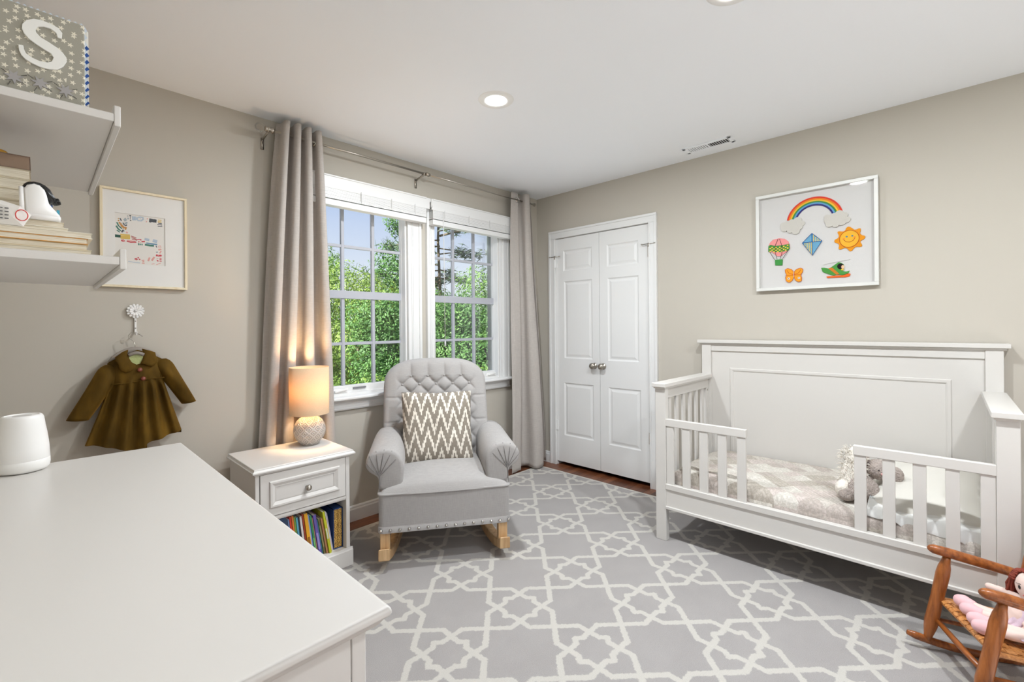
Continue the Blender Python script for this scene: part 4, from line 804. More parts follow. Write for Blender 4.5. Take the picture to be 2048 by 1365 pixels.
# ------------------------------------------------------------------ table lamp
LX, LY, LZ0 = -2.232, -.245, .602
t = thing('table_lamp', 'glowing table lamp with a round embossed ceramic base on the nightstand', 'lamp', (LX, LY, LZ0))
prof = [(0, 0), (.040, 0), (.043, .003), (.045, .008)]
for k in range(1, 15):
    a = lerp(-.92, 1.22, k/14); prof.append((.0825*cos(a)**.9, .078+.078*sin(a)/sin(1.22)*.93))
prof = [(0, 0), (.041, 0), (.044, .004), (.058, .020), (.072, .040), (.080, .060), (.0825, .078), (.081, .096), (.0755, .115), (.066, .132), (.052, .146), (.036, .155), (.022, .158), (.018, .166), (.018, .172), (0, .172)]
m, nt, out = newmat('embossed_ceramic'); tcn = nd(nt, 'ShaderNodeTexCoord'); uvs = nd(nt, 'ShaderNodeSeparateXYZ', {0: tcn.outputs['UV']})
A = math_(nt, 'MULTIPLY', uvs.outputs[0], 11); Bv = math_(nt, 'MULTIPLY', uvs.outputs[1], 6.5)
f1 = math_(nt, 'PINGPONG', math_(nt, 'ADD', A, Bv), .5); f2 = math_(nt, 'PINGPONG', math_(nt, 'SUBTRACT', A, Bv), .5)
mn = math_(nt, 'MINIMUM', f1, f2); wv = math_(nt, 'SINE', math_(nt, 'MULTIPLY', mn, 25)); hh = math_(nt, 'MULTIPLY_ADD', wv, .5, .5)
c = ramp(nt, hh, [(.1, srgb((176, 166, 158))), (.8, srgb((214, 206, 200)))]); pr(nt, out, c, .3, 0, bump(nt, hh, .9, .004)); CERA = m
b = B(); N_ = 64
fine = []
for (r0, h0), (r1, h1) in zip(prof[:-1], prof[1:]):
    for q in range(3): fine.append((lerp(r0, r1, q/3), lerp(h0, h1, q/3)))
fine.append(prof[-1]); b.lathe(fine, N_, (LX, LY, LZ0)); obj('base', b, CERA, t, smooth=True)
m, nt, out = newmat('lamp_shade_linen'); n = noise_(nt, objco(nt, (1, 1, 1)), 500, 2); cc = ramp(nt, n, [(.3, srgb((224, 198, 164))), (.7, srgb((236, 212, 180)))])
df = nd(nt, 'ShaderNodeBsdfDiffuse', {0: cc}); tl = nd(nt, 'ShaderNodeBsdfTranslucent', {0: cc}); mx = nd(nt, 'ShaderNodeMixShader', {0: .20, 1: df.outputs[0], 2: tl.outputs[0]}); nt.links.new(mx.outputs[0], out.inputs[0]); SHADE = m
b = B(); s0, s1 = .772-LZ0, 1.030-LZ0
b.lathe([(.1015, s0), (.1025, s1), (.1010, s1), (.1000, s0), (.1015, s0)], 72, (LX, LY, LZ0)); b.f = b.f[:-2]; b.m = b.m[:-2]
obj('shade', b, SHADE, t, smooth=True)
b = B(); b.lathe([(.018, .172), (.018, .205), (.014, .21), (.006, .212), (.0, .212)], 20, (LX, LY, LZ0)); b.tube([(LX+.1*cos(q*2*pi/3)*f, LY+.1*sin(q*2*pi/3)*f, LZ0+.185) for q in range(1) for f in (-1, 1)], .002, 6); b.tube([(LX, LY-.1, LZ0+.185), (LX, LY+.1, LZ0+.185)], .002, 6); obj('socket', b, STEEL, t)
m, nt, out = newmat('bulb_glow'); em = nd(nt, 'ShaderNodeEmission', {0: (1, .72, .42, 1), 1: 12}); nt.links.new(em.outputs[0], out.inputs[0])
b = B(); b.ell((LX, LY, LZ0+.248), (.028, .028, .034), 20); obj('bulb', b, m, t, smooth=True)
l = bpy.data.lights.new('lamp_bulb', 'POINT'); l.energy = PLAMP; l.color = (1, .68, .36); l.shadow_soft_size = .04
o = bpy.data.objects.new('lamp_bulb', l); COL.objects.link(o); o.location = (LX, LY, LZ0+.30)
# ------------------------------------------------------------------ rug
m, nt, out = newmat('trellis_rug'); tcn = nd(nt, 'ShaderNodeTexCoord'); ob = tcn.outputs['Object']
jit = nd(nt, 'ShaderNodeTexNoise', {'Vector': ob, 'Scale': 95, 'Detail': 2}); jv = nd(nt, 'ShaderNodeVectorMath', {0: jit.outputs['Color'], 1: (.5, .5, .5)}, operation='SUBTRACT')
js = nd(nt, 'ShaderNodeVectorMath', {0: jv.outputs[0], 3: .014}, operation='SCALE'); pj = nd(nt, 'ShaderNodeVectorMath', {0: ob, 1: js.outputs[0]}, operation='ADD')
sp = nd(nt, 'ShaderNodeSeparateXYZ', {0: pj.outputs[0]})
def cell(o, c0, s):
    q = math_(nt, 'ADD', math_(nt, 'DIVIDE', math_(nt, 'SUBTRACT', o, c0), s), 100.5); return math_(nt, 'SUBTRACT', math_(nt, 'FRACT', q), .5)
U = cell(sp.outputs[0], -.5935, .4012); V = cell(sp.outputs[1], -.6425, .3898)
e1 = math_(nt, 'ABSOLUTE', math_(nt, 'MULTIPLY', math_(nt, 'SUBTRACT', U, V), .7071)); e2 = math_(nt, 'ABSOLUTE', math_(nt, 'MULTIPLY', math_(nt, 'ADD', U, V), .7071))
P2 = nd(nt, 'ShaderNodeCombineXYZ', {0: math_(nt, 'MINIMUM', e1, e2), 1: math_(nt, 'MAXIMUM', e1, e2), 2: 0.0})
def segd(A, C):
    A, C = Vector((*A, 0)), Vector((*C, 0)); d = C-A
    r = nd(nt, 'ShaderNodeVectorMath', {0: P2.outputs[0], 1: A}, operation='SUBTRACT')
    t = math_(nt, 'DIVIDE', nd(nt, 'ShaderNodeVectorMath', {0: r.outputs[0], 1: d}, operation='DOT_PRODUCT').outputs['Value'], d.length_squared, clamp=True)
    q = nd(nt, 'ShaderNodeVectorMath', {0: d, 3: t}, operation='SCALE')
    return nd(nt, 'ShaderNodeVectorMath', {0: nd(nt, 'ShaderNodeVectorMath', {0: r.outputs[0], 1: q.outputs[0]}, operation='SUBTRACT').outputs[0]}, operation='LENGTH').outputs['Value']
d = math_(nt, 'MINIMUM', math_(nt, 'MINIMUM', math_(nt, 'MINIMUM', segd((0, .2475), (.085, .163)), segd((.085, .163), (.163, .163))), segd((0, .2475), (.095, .3535))), segd((.095, .3535), (.3535, .3535)))
ln = ramp(nt, d, [(.026, (1, 1, 1)), (.036, (0, 0, 0))])
raw = nd(nt, 'ShaderNodeSeparateXYZ', {0: ob})
RX0, RX1, RY0, RY1 = -2.62, -.163, -3.25, -.148
ex = math_(nt, 'MINIMUM', math_(nt, 'SUBTRACT', raw.outputs[0], RX0), math_(nt, 'SUBTRACT', RX1, raw.outputs[0])); ey = math_(nt, 'MINIMUM', math_(nt, 'SUBTRACT', raw.outputs[1], RY0), math_(nt, 'SUBTRACT', RY1, raw.outputs[1]))
bd = math_(nt, 'LESS_THAN', math_(nt, 'MINIMUM', ex, ey), .022); msk = math_(nt, 'MAXIMUM', ln, bd)
n1 = noise_(nt, ob, 420, 3, .7); n2 = noise_(nt, ob, 5, 3)
base = ramp(nt, math_(nt, 'ADD', math_(nt, 'MULTIPLY', n1, .8), math_(nt, 'MULTIPLY', n2, .2)), [(.32, srgb((153, 149, 147))), (.66, srgb((177, 173, 171)))])
lin = ramp(nt, n1, [(.3, srgb((188, 184, 176))), (.7, srgb((208, 205, 199)))])
mc = nd(nt, 'ShaderNodeMixRGB', {0: msk, 1: base, 2: lin})
bs = pr(nt, out, mc.outputs[0], .95, 0, bump(nt, n1, .7, .004), .1); RUG = m
b = B(); b.box(RX0, RX1, RY0, RY1, FZ+.0005, 0); o = obj('area_rug', b, RUG, bevel=.003); tag(o, 'large grey wool rug with a cream interlaced star trellis', 'rug')
# ------------------------------------------------------------------ upholstered rocking chair
CH = fabric('chair_linen', (165, 162, 160), 520, .3, .92, .07)
CW = wood('chair_oak', (172, 134, 92), (214, 180, 136), 'z', 14, .5)
t = thing('rocking_chair', 'light grey tufted upholstered rocking chair in front of the windows', 'rocking chair', (-2.089, -.718, 0), -.6026)
K = .983
def kk(u, e, z): return (u*K, e*K, z*K+.021)
RB = lambda e: (e-.32)**2/1.7
for u0, tp in ((.003, .12), (.638, -.12)):      # the rockers run closer together towards the back
    b = B(); vs = []; N = 26
    for i in range(N+1):
        e = lerp(-.005, .74, i/N); zb = RB(e); th = .050+.012*(sm(.05, 0, e))
        for uu in (u0-.003*(e < .03), u0+.054): vs += [((uu+tp*max(0, e))*K, e, zb), ((uu+tp*max(0, e))*K, e, zb+th)]
    fs = []
    for i in range(N):
        o_ = i*4; fs += [(o_, o_+2, o_+6, o_+4), (o_+1, o_+5, o_+7, o_+3), (o_, o_+4, o_+5, o_+1), (o_+2, o_+3, o_+7, o_+6)]
    fs += [(0, 1, 3, 2), (N*4, N*4+2, N*4+3, N*4+1)]
    b.add(vs, fs); obj('rocker', b, CW, t, local=True, bevel=.006)
    for e0, e1_ in ((.035, .085), (.56, .61)):
        b = B(); zb = RB((e0+e1_)/2)+.044; b.box((u0+tp*e0)*K, (u0+.050+tp*e0)*K, e0, e1_, zb, .21); obj('leg', b, CW, t, local=True, bevel=.004)
b = B(); b.box(.04*K, .66*K, .30, .33, .14, .17); obj('stretcher', b, CW, t, local=True, bevel=.003)
def rrect(u0, u1, e0, e1_, r, n=6):
    p = []
    for cx0, cy0, a0 in ((u1-r, e0+r, -90), (u1-r, e1_-r, 0), (u0+r, e1_-r, 90), (u0+r, e0+r, 180)):
        for k in range(n+1): a = radians(a0+90*k/n); p.append((cx0+r*cos(a), cy0+r*sin(a)))
    return p
def loft(b, rings, cap=True):
    n = len(rings[0]); vs = [p for r in rings for p in r]; fs = [(r*n+i, r*n+(i+1) % n, r*n+n+(i+1) % n, r*n+n+i) for r in range(len(rings)-1) for i in range(n)]
    if cap: fs += [tuple(range(n))[::-1], tuple(range((len(rings)-1)*n, len(rings)*n))]
    b.add(vs, fs)
fr_ = rrect(.0, .698, .03, .64, .03)
def fz(u): return .004*sin(pi*u/.7)
b = B(); loft(b, [[kk(p[0], p[1], z) for p in fr_] for z in (.176, .20, .25, .30, .35, .366)]); obj('seat_base', b, CH, t, smooth=True, local=True).modifiers.new('e', 'EDGE_SPLIT').split_angle = 1.0
b = B(); fo = rrect(-.004, .702, .026, .644, .032); loft(b, [[kk(p[0], p[1], z) for p in q] for z, q in ((.168, fr_), (.170, fo), (.200, fo), (.2035, fr_))]); sk = obj('skirt_band', b, CH, t, smooth=True, local=True); sk.modifiers.new('e', 'EDGE_SPLIT').split_angle = 1.0
for k in range(15):
    b = B(); b.lathe([(0, 0), (.0082, 0), (.0066, .004), (0, .0056)], 12, kk(lerp(.012, .690, k/14), .026, .185), (EX, EZ, -EY)); o = obj('nailhead', b, CHROME, sk, smooth=True, local=True)
b = B(); loft(b, [[kk(p[0]+.0, p[1], z) for p in q] for z, q in ((.3645, fo), (.3705, rrect(-.006, .704, .022, .646, .034)), (.3765, fo))]); obj('welt', b, CH, t, smooth=True, local=True)
def seat(u, v):
    U_ = 2*u-1; V_ = 2*v-1; f = (1-abs(U_)**5)*(1-abs(V_)**5); f = max(f, 0)**.45
    return kk(.349+.349*U_*(1-.02*(1-f)), .335+.305*V_*1.0-.012*(1-U_*U_)*(1-v)**3, .368+f*(.052+.040*(1-U_*U_)*sin(pi*min(1, .25+v*.75))))
b = B(); b.grid(seat, 48, 48); obj('seat_cushion', b, CH, t, smooth=True, local=True, recalc=False)
armL = [(.000, .376), (.118, .376), (.128, .44), (.132, .50), (.122, .545), (.098, .578), (.066, .596), (.028, .602), (-.012, .596), (-.045, .577), (-.066, .545), (-.067, .512), (-.050, .484), (-.026, .468), (-.006, .455), (.001, .43)]
def chaikin(p, n=2):
    for _ in range(n):
        q = []
        for i in range(len(p)):
            a, c = p[i], p[(i+1) % len(p)]; q += [(a[0]*.75+c[0]*.25, a[1]*.75+c[1]*.25), (a[0]*.25+c[0]*.75, a[1]*.25+c[1]*.75)]
        p = q
    return p
AL = chaikin(armL); ac = (.035, .50)
for mir in (0, 1):
    mu = (lambda u: .698-u) if mir else (lambda u: u)
    rings = []
    for e, s_, dz in ((.060, .02, 0), (.060, .80, 0), (.063, .92, 0), (.072, .985, 0), (.09, 1, 0), (.2, 1, .002), (.32, .99, .006), (.43, .97, .014), (.52, .93, .024), (.60, .85, .03)):
        rings.append([kk(mu(ac[0]+(p[0]-ac[0])*s_), e+.02*sin(pi*sm(.06, .09, e))*0, ac[1]+(p[1]-ac[1])*s_+dz*max(0, min(1, (p[1]-.42)/.15))) for p in AL])
    b = B(); loft(b, rings); a_ = obj('arm', b, CH, t, smooth=True, local=True)
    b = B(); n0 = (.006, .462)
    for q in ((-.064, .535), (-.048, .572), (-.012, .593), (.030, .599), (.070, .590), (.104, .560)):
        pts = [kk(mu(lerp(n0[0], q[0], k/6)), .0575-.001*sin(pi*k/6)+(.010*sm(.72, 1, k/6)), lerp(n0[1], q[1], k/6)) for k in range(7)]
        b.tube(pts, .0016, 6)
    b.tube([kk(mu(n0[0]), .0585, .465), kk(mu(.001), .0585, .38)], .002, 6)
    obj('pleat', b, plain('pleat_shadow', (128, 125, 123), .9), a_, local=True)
    for z_ in ((.31, .54), (.31, .47)):
        pass
# tufted back
BT = (.161, .272, .379, .489); SPX = .1095
def back_front(u, v):
    U_ = 2*u-1; U2 = math.copysign(abs(U_)**.9, U_); uu = .324+.338*U2
    ztop = .845+.190*(max(0, 1-abs(U2)**3.0))**(1/2.6)
    z = .34+(ztop-.34)*(1-(1-v)**1.15)
    edge = max(0, (1-abs(U2)**9))*max(0, 1-v**14); edge = edge**.4
    lean = .50+.14*((z-.4)/.6)
    e = lean-.05*abs(U2)**2.2*sm(1.0, .5, z)-.075*edge+.085
    # tufting
    tz = (z-.922)/.105; tx = (uu-.161)/SPX
    inside = sm(.055, .11, uu)*sm(.595, .54, uu)
    if tz <= 0:
        p_, q_ = tx+tz, tx-tz; g_ = abs(sin(pi*p_))*abs(sin(pi*q_)); k = g_**.4
    else: k = abs(sin(pi*tx))**.45; k = lerp(k, 1, sm(.2, 1.25, tz))
    e += .024*(1-k)*inside*edge
    crease = max(math.exp(-((z-.79)/.006)**2), math.exp(-((z-.64)/.006)**2))*(1-inside)*edge; e += .006*crease
    return kk(uu, e, z)
b = B(); NB = 130; b.grid(back_front, NB, NB)
def back_rear(u, v):
    p = back_front(u, v); U_ = 2*u-1; ed = (max(0, 1-abs(U_)**9)*max(0, 1-v**14))**.4
    z = (p[2]-.021)/K; lean = (.50+.14*((z-.4)/.6)+.085)
    return (p[0], max(lean*K+.030*ed, p[1]) if ed > 0 else p[1], p[2])
b.grid(back_rear, 60, 60)
obj('backrest', b, CH, t, smooth=True, local=True)
row = [(x, .922) for x in BT]+[(x+SPX/2*0-SPX/2, .922-.0525) for x in BT]+[(BT[-1]+SPX/2, .8695)]
for x, z in row:
    if not .10 < x < .56: continue
    lean = .50+.14*((z-.4)/.6); e = lean-.05*abs((x-.324)/.338)**2.2*sm(1.0, .5, z)-.075+.085+.024
    b = B(); b.ell(kk(x, e-.006, z), (.008, .006, .008), 14); obj('button', b, CH, t, smooth=True, local=True)
# zigzag throw pillow
m, nt, out = newmat('zigzag_cotton'); tcn = nd(nt, 'ShaderNodeTexCoord'); uv = nd(nt, 'ShaderNodeSeparateXYZ', {0: tcn.outputs['UV']})
ux = math_(nt, 'MULTIPLY', uv.outputs[0], 5.6); nq = 10.0
uq = math_(nt, 'DIVIDE', math_(nt, 'FLOOR', math_(nt, 'MULTIPLY', ux, nq)), nq)
wob = noise_(nt, nd(nt, 'ShaderNodeMapping', {0: tcn.outputs['UV'], 'Scale': (9, 3, 1)}).outputs[0], 3, 2)
tri = math_(nt, 'PINGPONG', uq, .5); vv = math_(nt, 'MULTIPLY', uv.outputs[1], 3.7)
ph = math_(nt, 'FRACT', math_(nt, 'ADD', math_(nt, 'ADD', vv, math_(nt, 'MULTIPLY', tri, 2.05)), math_(nt, 'MULTIPLY', wob, .35)))
ink = ramp(nt, ph, [(.0, (1, 1, 1)), (.60, (1, 1, 1)), (.66, (0, 0, 0)), (.95, (0, 0, 0)), (1, (1, 1, 1))])
nz = noise_(nt, objco(nt), 380, 2); dk = ramp(nt, nz, [(.3, srgb((124, 115, 103))), (.7, srgb((152, 144, 133)))])
mc = nd(nt, 'ShaderNodeMixRGB', {0: ink, 1: (*srgb((228, 221, 209)), 1), 2: dk}); pr(nt, out, mc.outputs[0], .9, 0, bump(nt, nz, .25, .001), .15); ZIG = m
p = thing('throw_pillow', 'square throw pillow with a taupe and cream zigzag print on the rocking chair', 'pillow', (-2.089, -.718, 0), -.6026)
pc = Vector(kk(.322, .418, .628)); px_ = Vector((1, 0, -.012)); pz_ = Vector((0, .30, .954)).normalized(); py_ = px_.cross(pz_).normalized()
def pil(side):
    def fn(u, v):
        x, z = 2*u-1, 2*v-1; f = max(0, (1-x**4))*max(0, (1-z**4)); th = .072*f**.55
        sx_ = .212*x*(1-.055*(1-z*z)*0-.05*(1-abs(z))**1*abs(x)**3); sz_ = .217*z*(1-.05*(1-abs(x))*abs(z)**3)
        w_ = .006*sin(7*x+2*z)*f+.005*sin(9*z-3*x)*f
        return pc+px_*sx_+pz_*sz_-py_*(side*(th+w_*.5))*-1
    return fn
b = B(); b.grid(pil(-1), 50, 50); b.grid(pil(1), 50, 50); obj('cushion', b, ZIG, p, smooth=True, local=True, weld=.0005)
# ------------------------------------------------------------------ toddler bed
CR = plain('crib_paint', (208, 205, 200), .38, nscale=40, nstr=.02)
t = thing('toddler_bed', 'white convertible crib made up as a toddler bed along the right wall', 'bed', (-.42, -2.275, 0))
def bx(name, *boxes, bev=.003, par=None):
    b = B()
    for q in boxes: b.box(*q)
    return obj(name, b, CR, par or t, bevel=bev)
LP, RP = (-1.622, -1.560), (-2.993, -2.930)
for y0, y1 in (LP, RP):
    bx('headboard_post', (-.072, -.020, y0, y1, FZ, 1.112))
    bx('front_leg', (-.772, -.732, y0, y1, 0.0, .884))
    bx('armrest_rail', (-.790, -.070, y0-.008, y1+.014, .886, .909), (-.780, -.072, y0-.002, y1+.006, .877, .888))
    ym = (y0+y1)/2; s_ = 1
    bx('side_rail', (-.735, -.070, ym-.013, ym+.013, .815, .878)); bx('side_rail', (-.735, -.070, ym-.013, ym+.013, .20, .30))
    bx('side_stile', (-.735, -.705, ym-.012, ym+.012, .3, .815), (-.105, -.072, ym-.012, ym+.012, .3, .815))
    for k in range(6):
        xx = lerp(-.705, -.105, (k+.5)/6); bx('side_slat', (xx-.017, xx+.017, ym-.007, ym+.007, .29, .82), bev=.002)
    for x, z in ((-.088, .80), (-.088, .52), (-.715, .62), (-.715, .36)):
        b = B(); q = -1 if y0 == LP[0] else 1; b.lathe([(0, 0), (.006, 0), (.006, .002), (.003, .0025), (0, .0005)], 12, (x, ym+q*.012, z), (EX, EZ, EY*q)); obj('bolt', b, STEEL, t, smooth=True)
bx('headboard_cap', (-.090, -.012, -3.016, -1.535, 1.120, 1.142), (-.078, -.016, -3.003, -1.548, 1.110, 1.121))
bx('headboard_rail', (-.066, -.026, -2.931, -1.621, 1.066, 1.112))
b = B(); b.box(-.056, -.028, -2.931, -1.621, .20, 1.068)
obj('headboard_panel', b, CR, t, bevel=.002)
b = B(); p = (-2.812, -1.740, .30, .956); e = [(0, .0), (.004, .006), (.016, .006), (.022, .002), (.026, -.004)]
for (d0, h0), (d1, h1) in zip(e[:-1], e[1:]):
    q0 = [(-.056-h0, p[0]+d0, p[2]+d0), (-.056-h0, p[1]-d0, p[2]+d0), (-.056-h0, p[1]-d0, p[3]-d0), (-.056-h0, p[0]+d0, p[3]-d0)]
    q1 = [(-.056-h1, p[0]+d1, p[2]+d1), (-.056-h1, p[1]-d1, p[2]+d1), (-.056-h1, p[1]-d1, p[3]-d1), (-.056-h1, p[0]+d1, p[3]-d1)]
    b.add(q0+q1, [(i, (i+1) % 4, 4+(i+1) % 4, 4+i) for i in range(4)])
obj('panel_moulding', b, CR, t, weld=.0001)
bx('front_rail', (-.769, -.742, -2.931, -1.621, .195, .330), (-.776, -.742, -2.931, -1.621, .300, .331), (-.779, -.742, -2.931, -1.621, .188, .204))
bx('mattress_support', (-.742, -.06, -2.925, -1.627, .24, .27))
for ys, yr in (((-1.666, -1.623), (-1.759, -1.717), (-1.857, -1.811), (-1.953, -1.909), (-2.049, -2.006)), (-2.052, -1.621)), (((-2.539, -2.496), (-2.636, -2.594), (-2.734, -2.692), (-2.832, -2.790), (-2.930, -2.888)), (-2.931, -2.493)):
    g_ = bx('guard_rail', (-.771, -.745, yr[0], yr[1], .663, .705))
    for a, c_ in ys: bx('guard_slat', (-.766, -.750, a, c_, .329, .664), par=g_, bev=.002)
# mattress in a quilt
m, nt, out = newmat('faded_patchwork'); v = objco(nt, (1, 1, 1), (0, 0, radians(45)))
vq = nd(nt, 'ShaderNodeVectorMath', {0: v, 1: (13, 13, 13)}, operation='MULTIPLY'); fl = nd(nt, 'ShaderNodeVectorMath', {0: vq.outputs[0]}, operation='FLOOR')
wn = nd(nt, 'ShaderNodeTexWhiteNoise', {0: fl.outputs[0]}); wn.noise_dimensions = '3D'
pc_ = ramp(nt, wn.outputs[0], [(0, srgb((205, 198, 190))), (.2, srgb((192, 182, 175))), (.4, srgb((216, 211, 203))), (.6, srgb((188, 180, 170))), (.8, srgb((206, 195, 189)))], 'CONSTANT')
nf = noise_(nt, objco(nt), 75, 4, .65); nfl = ramp(nt, nf, [(.42, (1, 1, 1)), (.56, (.72, .72, .70)), (.66, (1, 1, 1))])
mm = nd(nt, 'ShaderNodeMixRGB', {0: .8, 1: pc_, 2: nfl}, blend_type='MULTIPLY')
st = nd(nt, 'ShaderNodeTexWave', {'Vector': objco(nt, (1, 1, 1), (0, 0, radians(45))), 'Scale': 19, 'Distortion': 1.5, 'Detail': 1}, bands_direction='X')
hb = math_(nt, 'ADD', math_(nt, 'MULTIPLY', st.outputs[1], .5), nf); pr(nt, out, mm.outputs[0], .95, 0, bump(nt, hb, .5, .006), .1); QUILT = m
t = thing('mattress', 'small mattress covered by a faded patchwork quilt on the toddler bed', 'mattress', (-.41, -2.275, .271))
def puff(x0, x1, y0, y1, z0, z1, r, nz, amp):
    def fn(u, v):
        # v: 0 bottom .. 1 top centre
        a = 2*pi*u; e = .10; cx0, cy0 = (x0+x1)/2, (y0+y1)/2; hx, hy = (x1-x0)/2, (y1-y0)/2
        c_, s_ = cos(a), sin(a); qx = math.copysign(abs(c_)**e, c_); qy = math.copysign(abs(s_)**e, s_)
        if v < .5: f = 1-r/hx*.6*sm(.3, 0, v)*.4; z = lerp(z0, z1-r, v/.5); g_ = 1
        else:
            w_ = (v-.5)/.5; q = min(1, w_*3); g_ = 1; f = 1
            z = z1-r+r*sin(min(q, 1)*pi/2); ins = r*(1-cos(min(q, 1)*pi/2))
            f = (1-ins/min(hx, hy)) * (1 if w_ < 1/3 else 1-(w_-1/3)*1.5)
        x, y = cx0+hx*qx*f, cy0+hy*qy*f
        n_ = noise.noise(Vector((x*nz, y*nz, z*nz)))*amp
        return (x+n_*.3*(v < .66), y, z+n_*(1 if v > .4 else .3))
    return fn
b = B(); b.grid(puff(-.740, -.062, -2.922, -1.628, .271, .408, .045, 11, .010), 160, 60, cu=True, capu=True); obj('quilted_cover', b, QUILT, t, smooth=True)
# bed pillow
SHEET = plain('white_cotton', (204, 201, 193), .9, nscale=350, nstr=.15)
t = thing('bed_pillow', 'white pillow with a lace edge at the right end of the toddler bed', 'pillow', (-.45, -2.715, .415))
pc = Vector((-.40, -2.722, .480)); ax_ = Vector((.94, 0, .20)).normalized(); ay_ = Vector((0, 1, 0)); an_ = ax_.cross(ay_).normalized()
def pil2(side):
    def fn(u, v):
        x, y = 2*u-1, 2*v-1; f = max(0, 1-abs(x)**3)*max(0, 1-abs(y)**3); th = .062*f**.5+.008*f*sin(6*x+4*y)
        return pc+ax_*(.300*x)+ay_*(.192*y*(1-.04*(1-abs(x))))+an_*(side*th-.02*(1-f)*(1 if side > 0 else 1)*.5)
    return fn
b = B(); b.grid(pil2(1), 44, 44); b.grid(pil2(-1), 44, 44); obj('cushion', b, SHEET, t, smooth=True, weld=.0005)
t = thing('blanket', 'thin white blanket with a stitched wavy hem, in front of the bed pillow', 'blanket', (-.69, -2.71, .41))
def blk(u, v):
    y = lerp(-2.905, -2.535, u); s_ = v
    w_ = .012*sin(12*u+1)+.008*sin(23*u)
    if s_ < .7: q = s_/.7; x = lerp(-.47, -.722, q); z = lerp(.478, .424, q)+.006*sin(10*u+5*q)
    else: q = (s_-.7)/.3; x = -.722-.016*sin(q*pi/2)+w_*.5*q; z = .424-(.030+.038*(1-u)+w_)*q
    return (x, y, z)
b = B(); b.grid(blk, 70, 40); o = obj('sheet', b, plain('white_voile', (212, 212, 209), .85), t, smooth=True, recalc=False); s_ = o.modifiers.new('thick', 'SOLIDIFY'); s_.thickness = .004
b = B()
for k in range(46):
    u = (k+.5)/46; p0 = Vector(blk(u, .40))+EZ*.004; p1 = Vector(blk(u, .47))+EZ*.004; b.tube([p0, p1], .0014, 5)
obj('hem_stitching', b, plain('stitch_grey', (190, 200, 204), .9), t)
# soft toys
def soft_toy(name, b, mat, parent, vox=.006, disp=.004, dscale=.012):
    o = obj(name, b, mat, parent, smooth=True)
    r = o.modifiers.new('remesh', 'REMESH'); r.mode = 'VOXEL'; r.voxel_size = vox; r.use_smooth_shade = True
    s = o.modifiers.new('smooth', 'SMOOTH'); s.iterations = 3; s.factor = .5
    if disp:
        tx = bpy.data.textures.new(name, 'CLOUDS'); tx.noise_scale = dscale; d = o.modifiers.new('fur', 'DISPLACE'); d.texture = tx; d.strength = disp; d.mid_level = .5
    return o
FURG = plain('grey_plush', (176, 164, 157), .95, nscale=170, nstr=1.0, ndist=.010, var=90)
FURW = plain('cream_fur', (236, 230, 220), .95, nscale=200, nstr=.9, ndist=.005)
t = thing('plush_bunny', 'grey plush toy sitting against the bed pillow, between guard slats', 'soft toy', (-.57, -2.50, .415))
b = B(); b.ell((-.575, -2.500, .465), (.062, .060, .062)); b.ell((-.640, -2.452, .438), (.040, .032, .026)); b.ell((-.585, -2.548, .452), (.026, .022, .056), rot=Matrix.Rotation(.35, 3, 'Y')); b.ell((-.53, -2.545, .440), (.05, .03, .026)); b.ell((-.525, -2.560, .555), (.052, .050, .048))
soft_toy('body', b, FURG, t, .006, .007, .006)
b = B(); b.ell((-.505, -2.618, .535), (.020, .034, .042)); soft_toy('ear', b, FURG, t, .006, .006, .006); b = B(); b.ell((-.53, -2.512, .592), (.026, .016, .034)); soft_toy('ear', b, FURG, t, .006, .006, .006)
b = B(); b.ell((-.572, -2.565, .562), .005, 10); b.ell((-.560, -2.590, .566), .005, 10); obj('eye', b, BLACK, t, smooth=True)
b = B(); b.ell((-.580, -2.580, .548), (.008, .008, .006), 12); obj('nose', b, plain('pink_nose', (196, 150, 146), .8), t, smooth=True)
t = thing('fluffy_toy', 'cream long haired fluffy toy behind the left end of the right guard rail', 'soft toy', (-.59, -2.455, .415))
b = B(); b.ell((-.56, -2.462, .500), (.046, .044, .090)); b.ell((-.55, -2.478, .600), (.048, .044, .052)); b.ell((-.60, -2.43, .455), (.04, .03, .04)); soft_toy('body', b, FURW, t, .006, .012, .008)
b = B(); rnd = random.Random(3)
for k in range(420):
    a = rnd.uniform(0, 2*pi); h = rnd.uniform(.44, .655); r = .046; c0 = Vector((-.555, -2.468, h)); dv = Vector((cos(a), sin(a), rnd.uniform(-.2, .9))).normalized(); s0 = c0+Vector((cos(a)*r, sin(a)*r, 0))*(1 if h < .62 else .55)
    b.tube([s0, s0+dv*.014, s0+dv*.024+EZ*-.008+Vector((rnd.uniform(-.006, .006), rnd.uniform(-.006, .006), 0))], [.0016, .0013, .0004], 4)
obj('long_fur', b, FURW, t, smooth=True)
# ------------------------------------------------------------------ needlepoint shadow box on the right wall
t = thing('framed_needlepoint', 'white shadow box frame of needlepoint shapes above the toddler bed', 'picture', (0, -2.212, 1.766))
y0, y1, z0, z1, w_ = -2.524, -1.900, 1.4595, 2.074, .0195
FRW = plain('frame_white', (216, 216, 212), .35)
b = B(); b.box(-.034, -.003, y0, y1, z1-w_, z1); b.box(-.034, -.003, y0, y1, z0, z0+w_); b.box(-.034, -.003, y0, y0+w_, z0+w_, z1-w_); b.box(-.034, -.003, y1-w_, y1, z0+w_, z1-w_)
obj('frame', b, FRW, t, bevel=.0015, seg=1)
b = B(); b.box(-.010, -.003, y0+w_-.001, y1-w_+.001, z0+w_-.001, z1-w_+.001); obj('backing', b, plain('backing_white', (208, 206, 204), .8), t)
b = B(); b.box(-.0285, -.0275, y0+w_-.002, y1-w_+.002, z0+w_-.002, z1-w_+.002); obj('glazing', b, CLEARG, t)
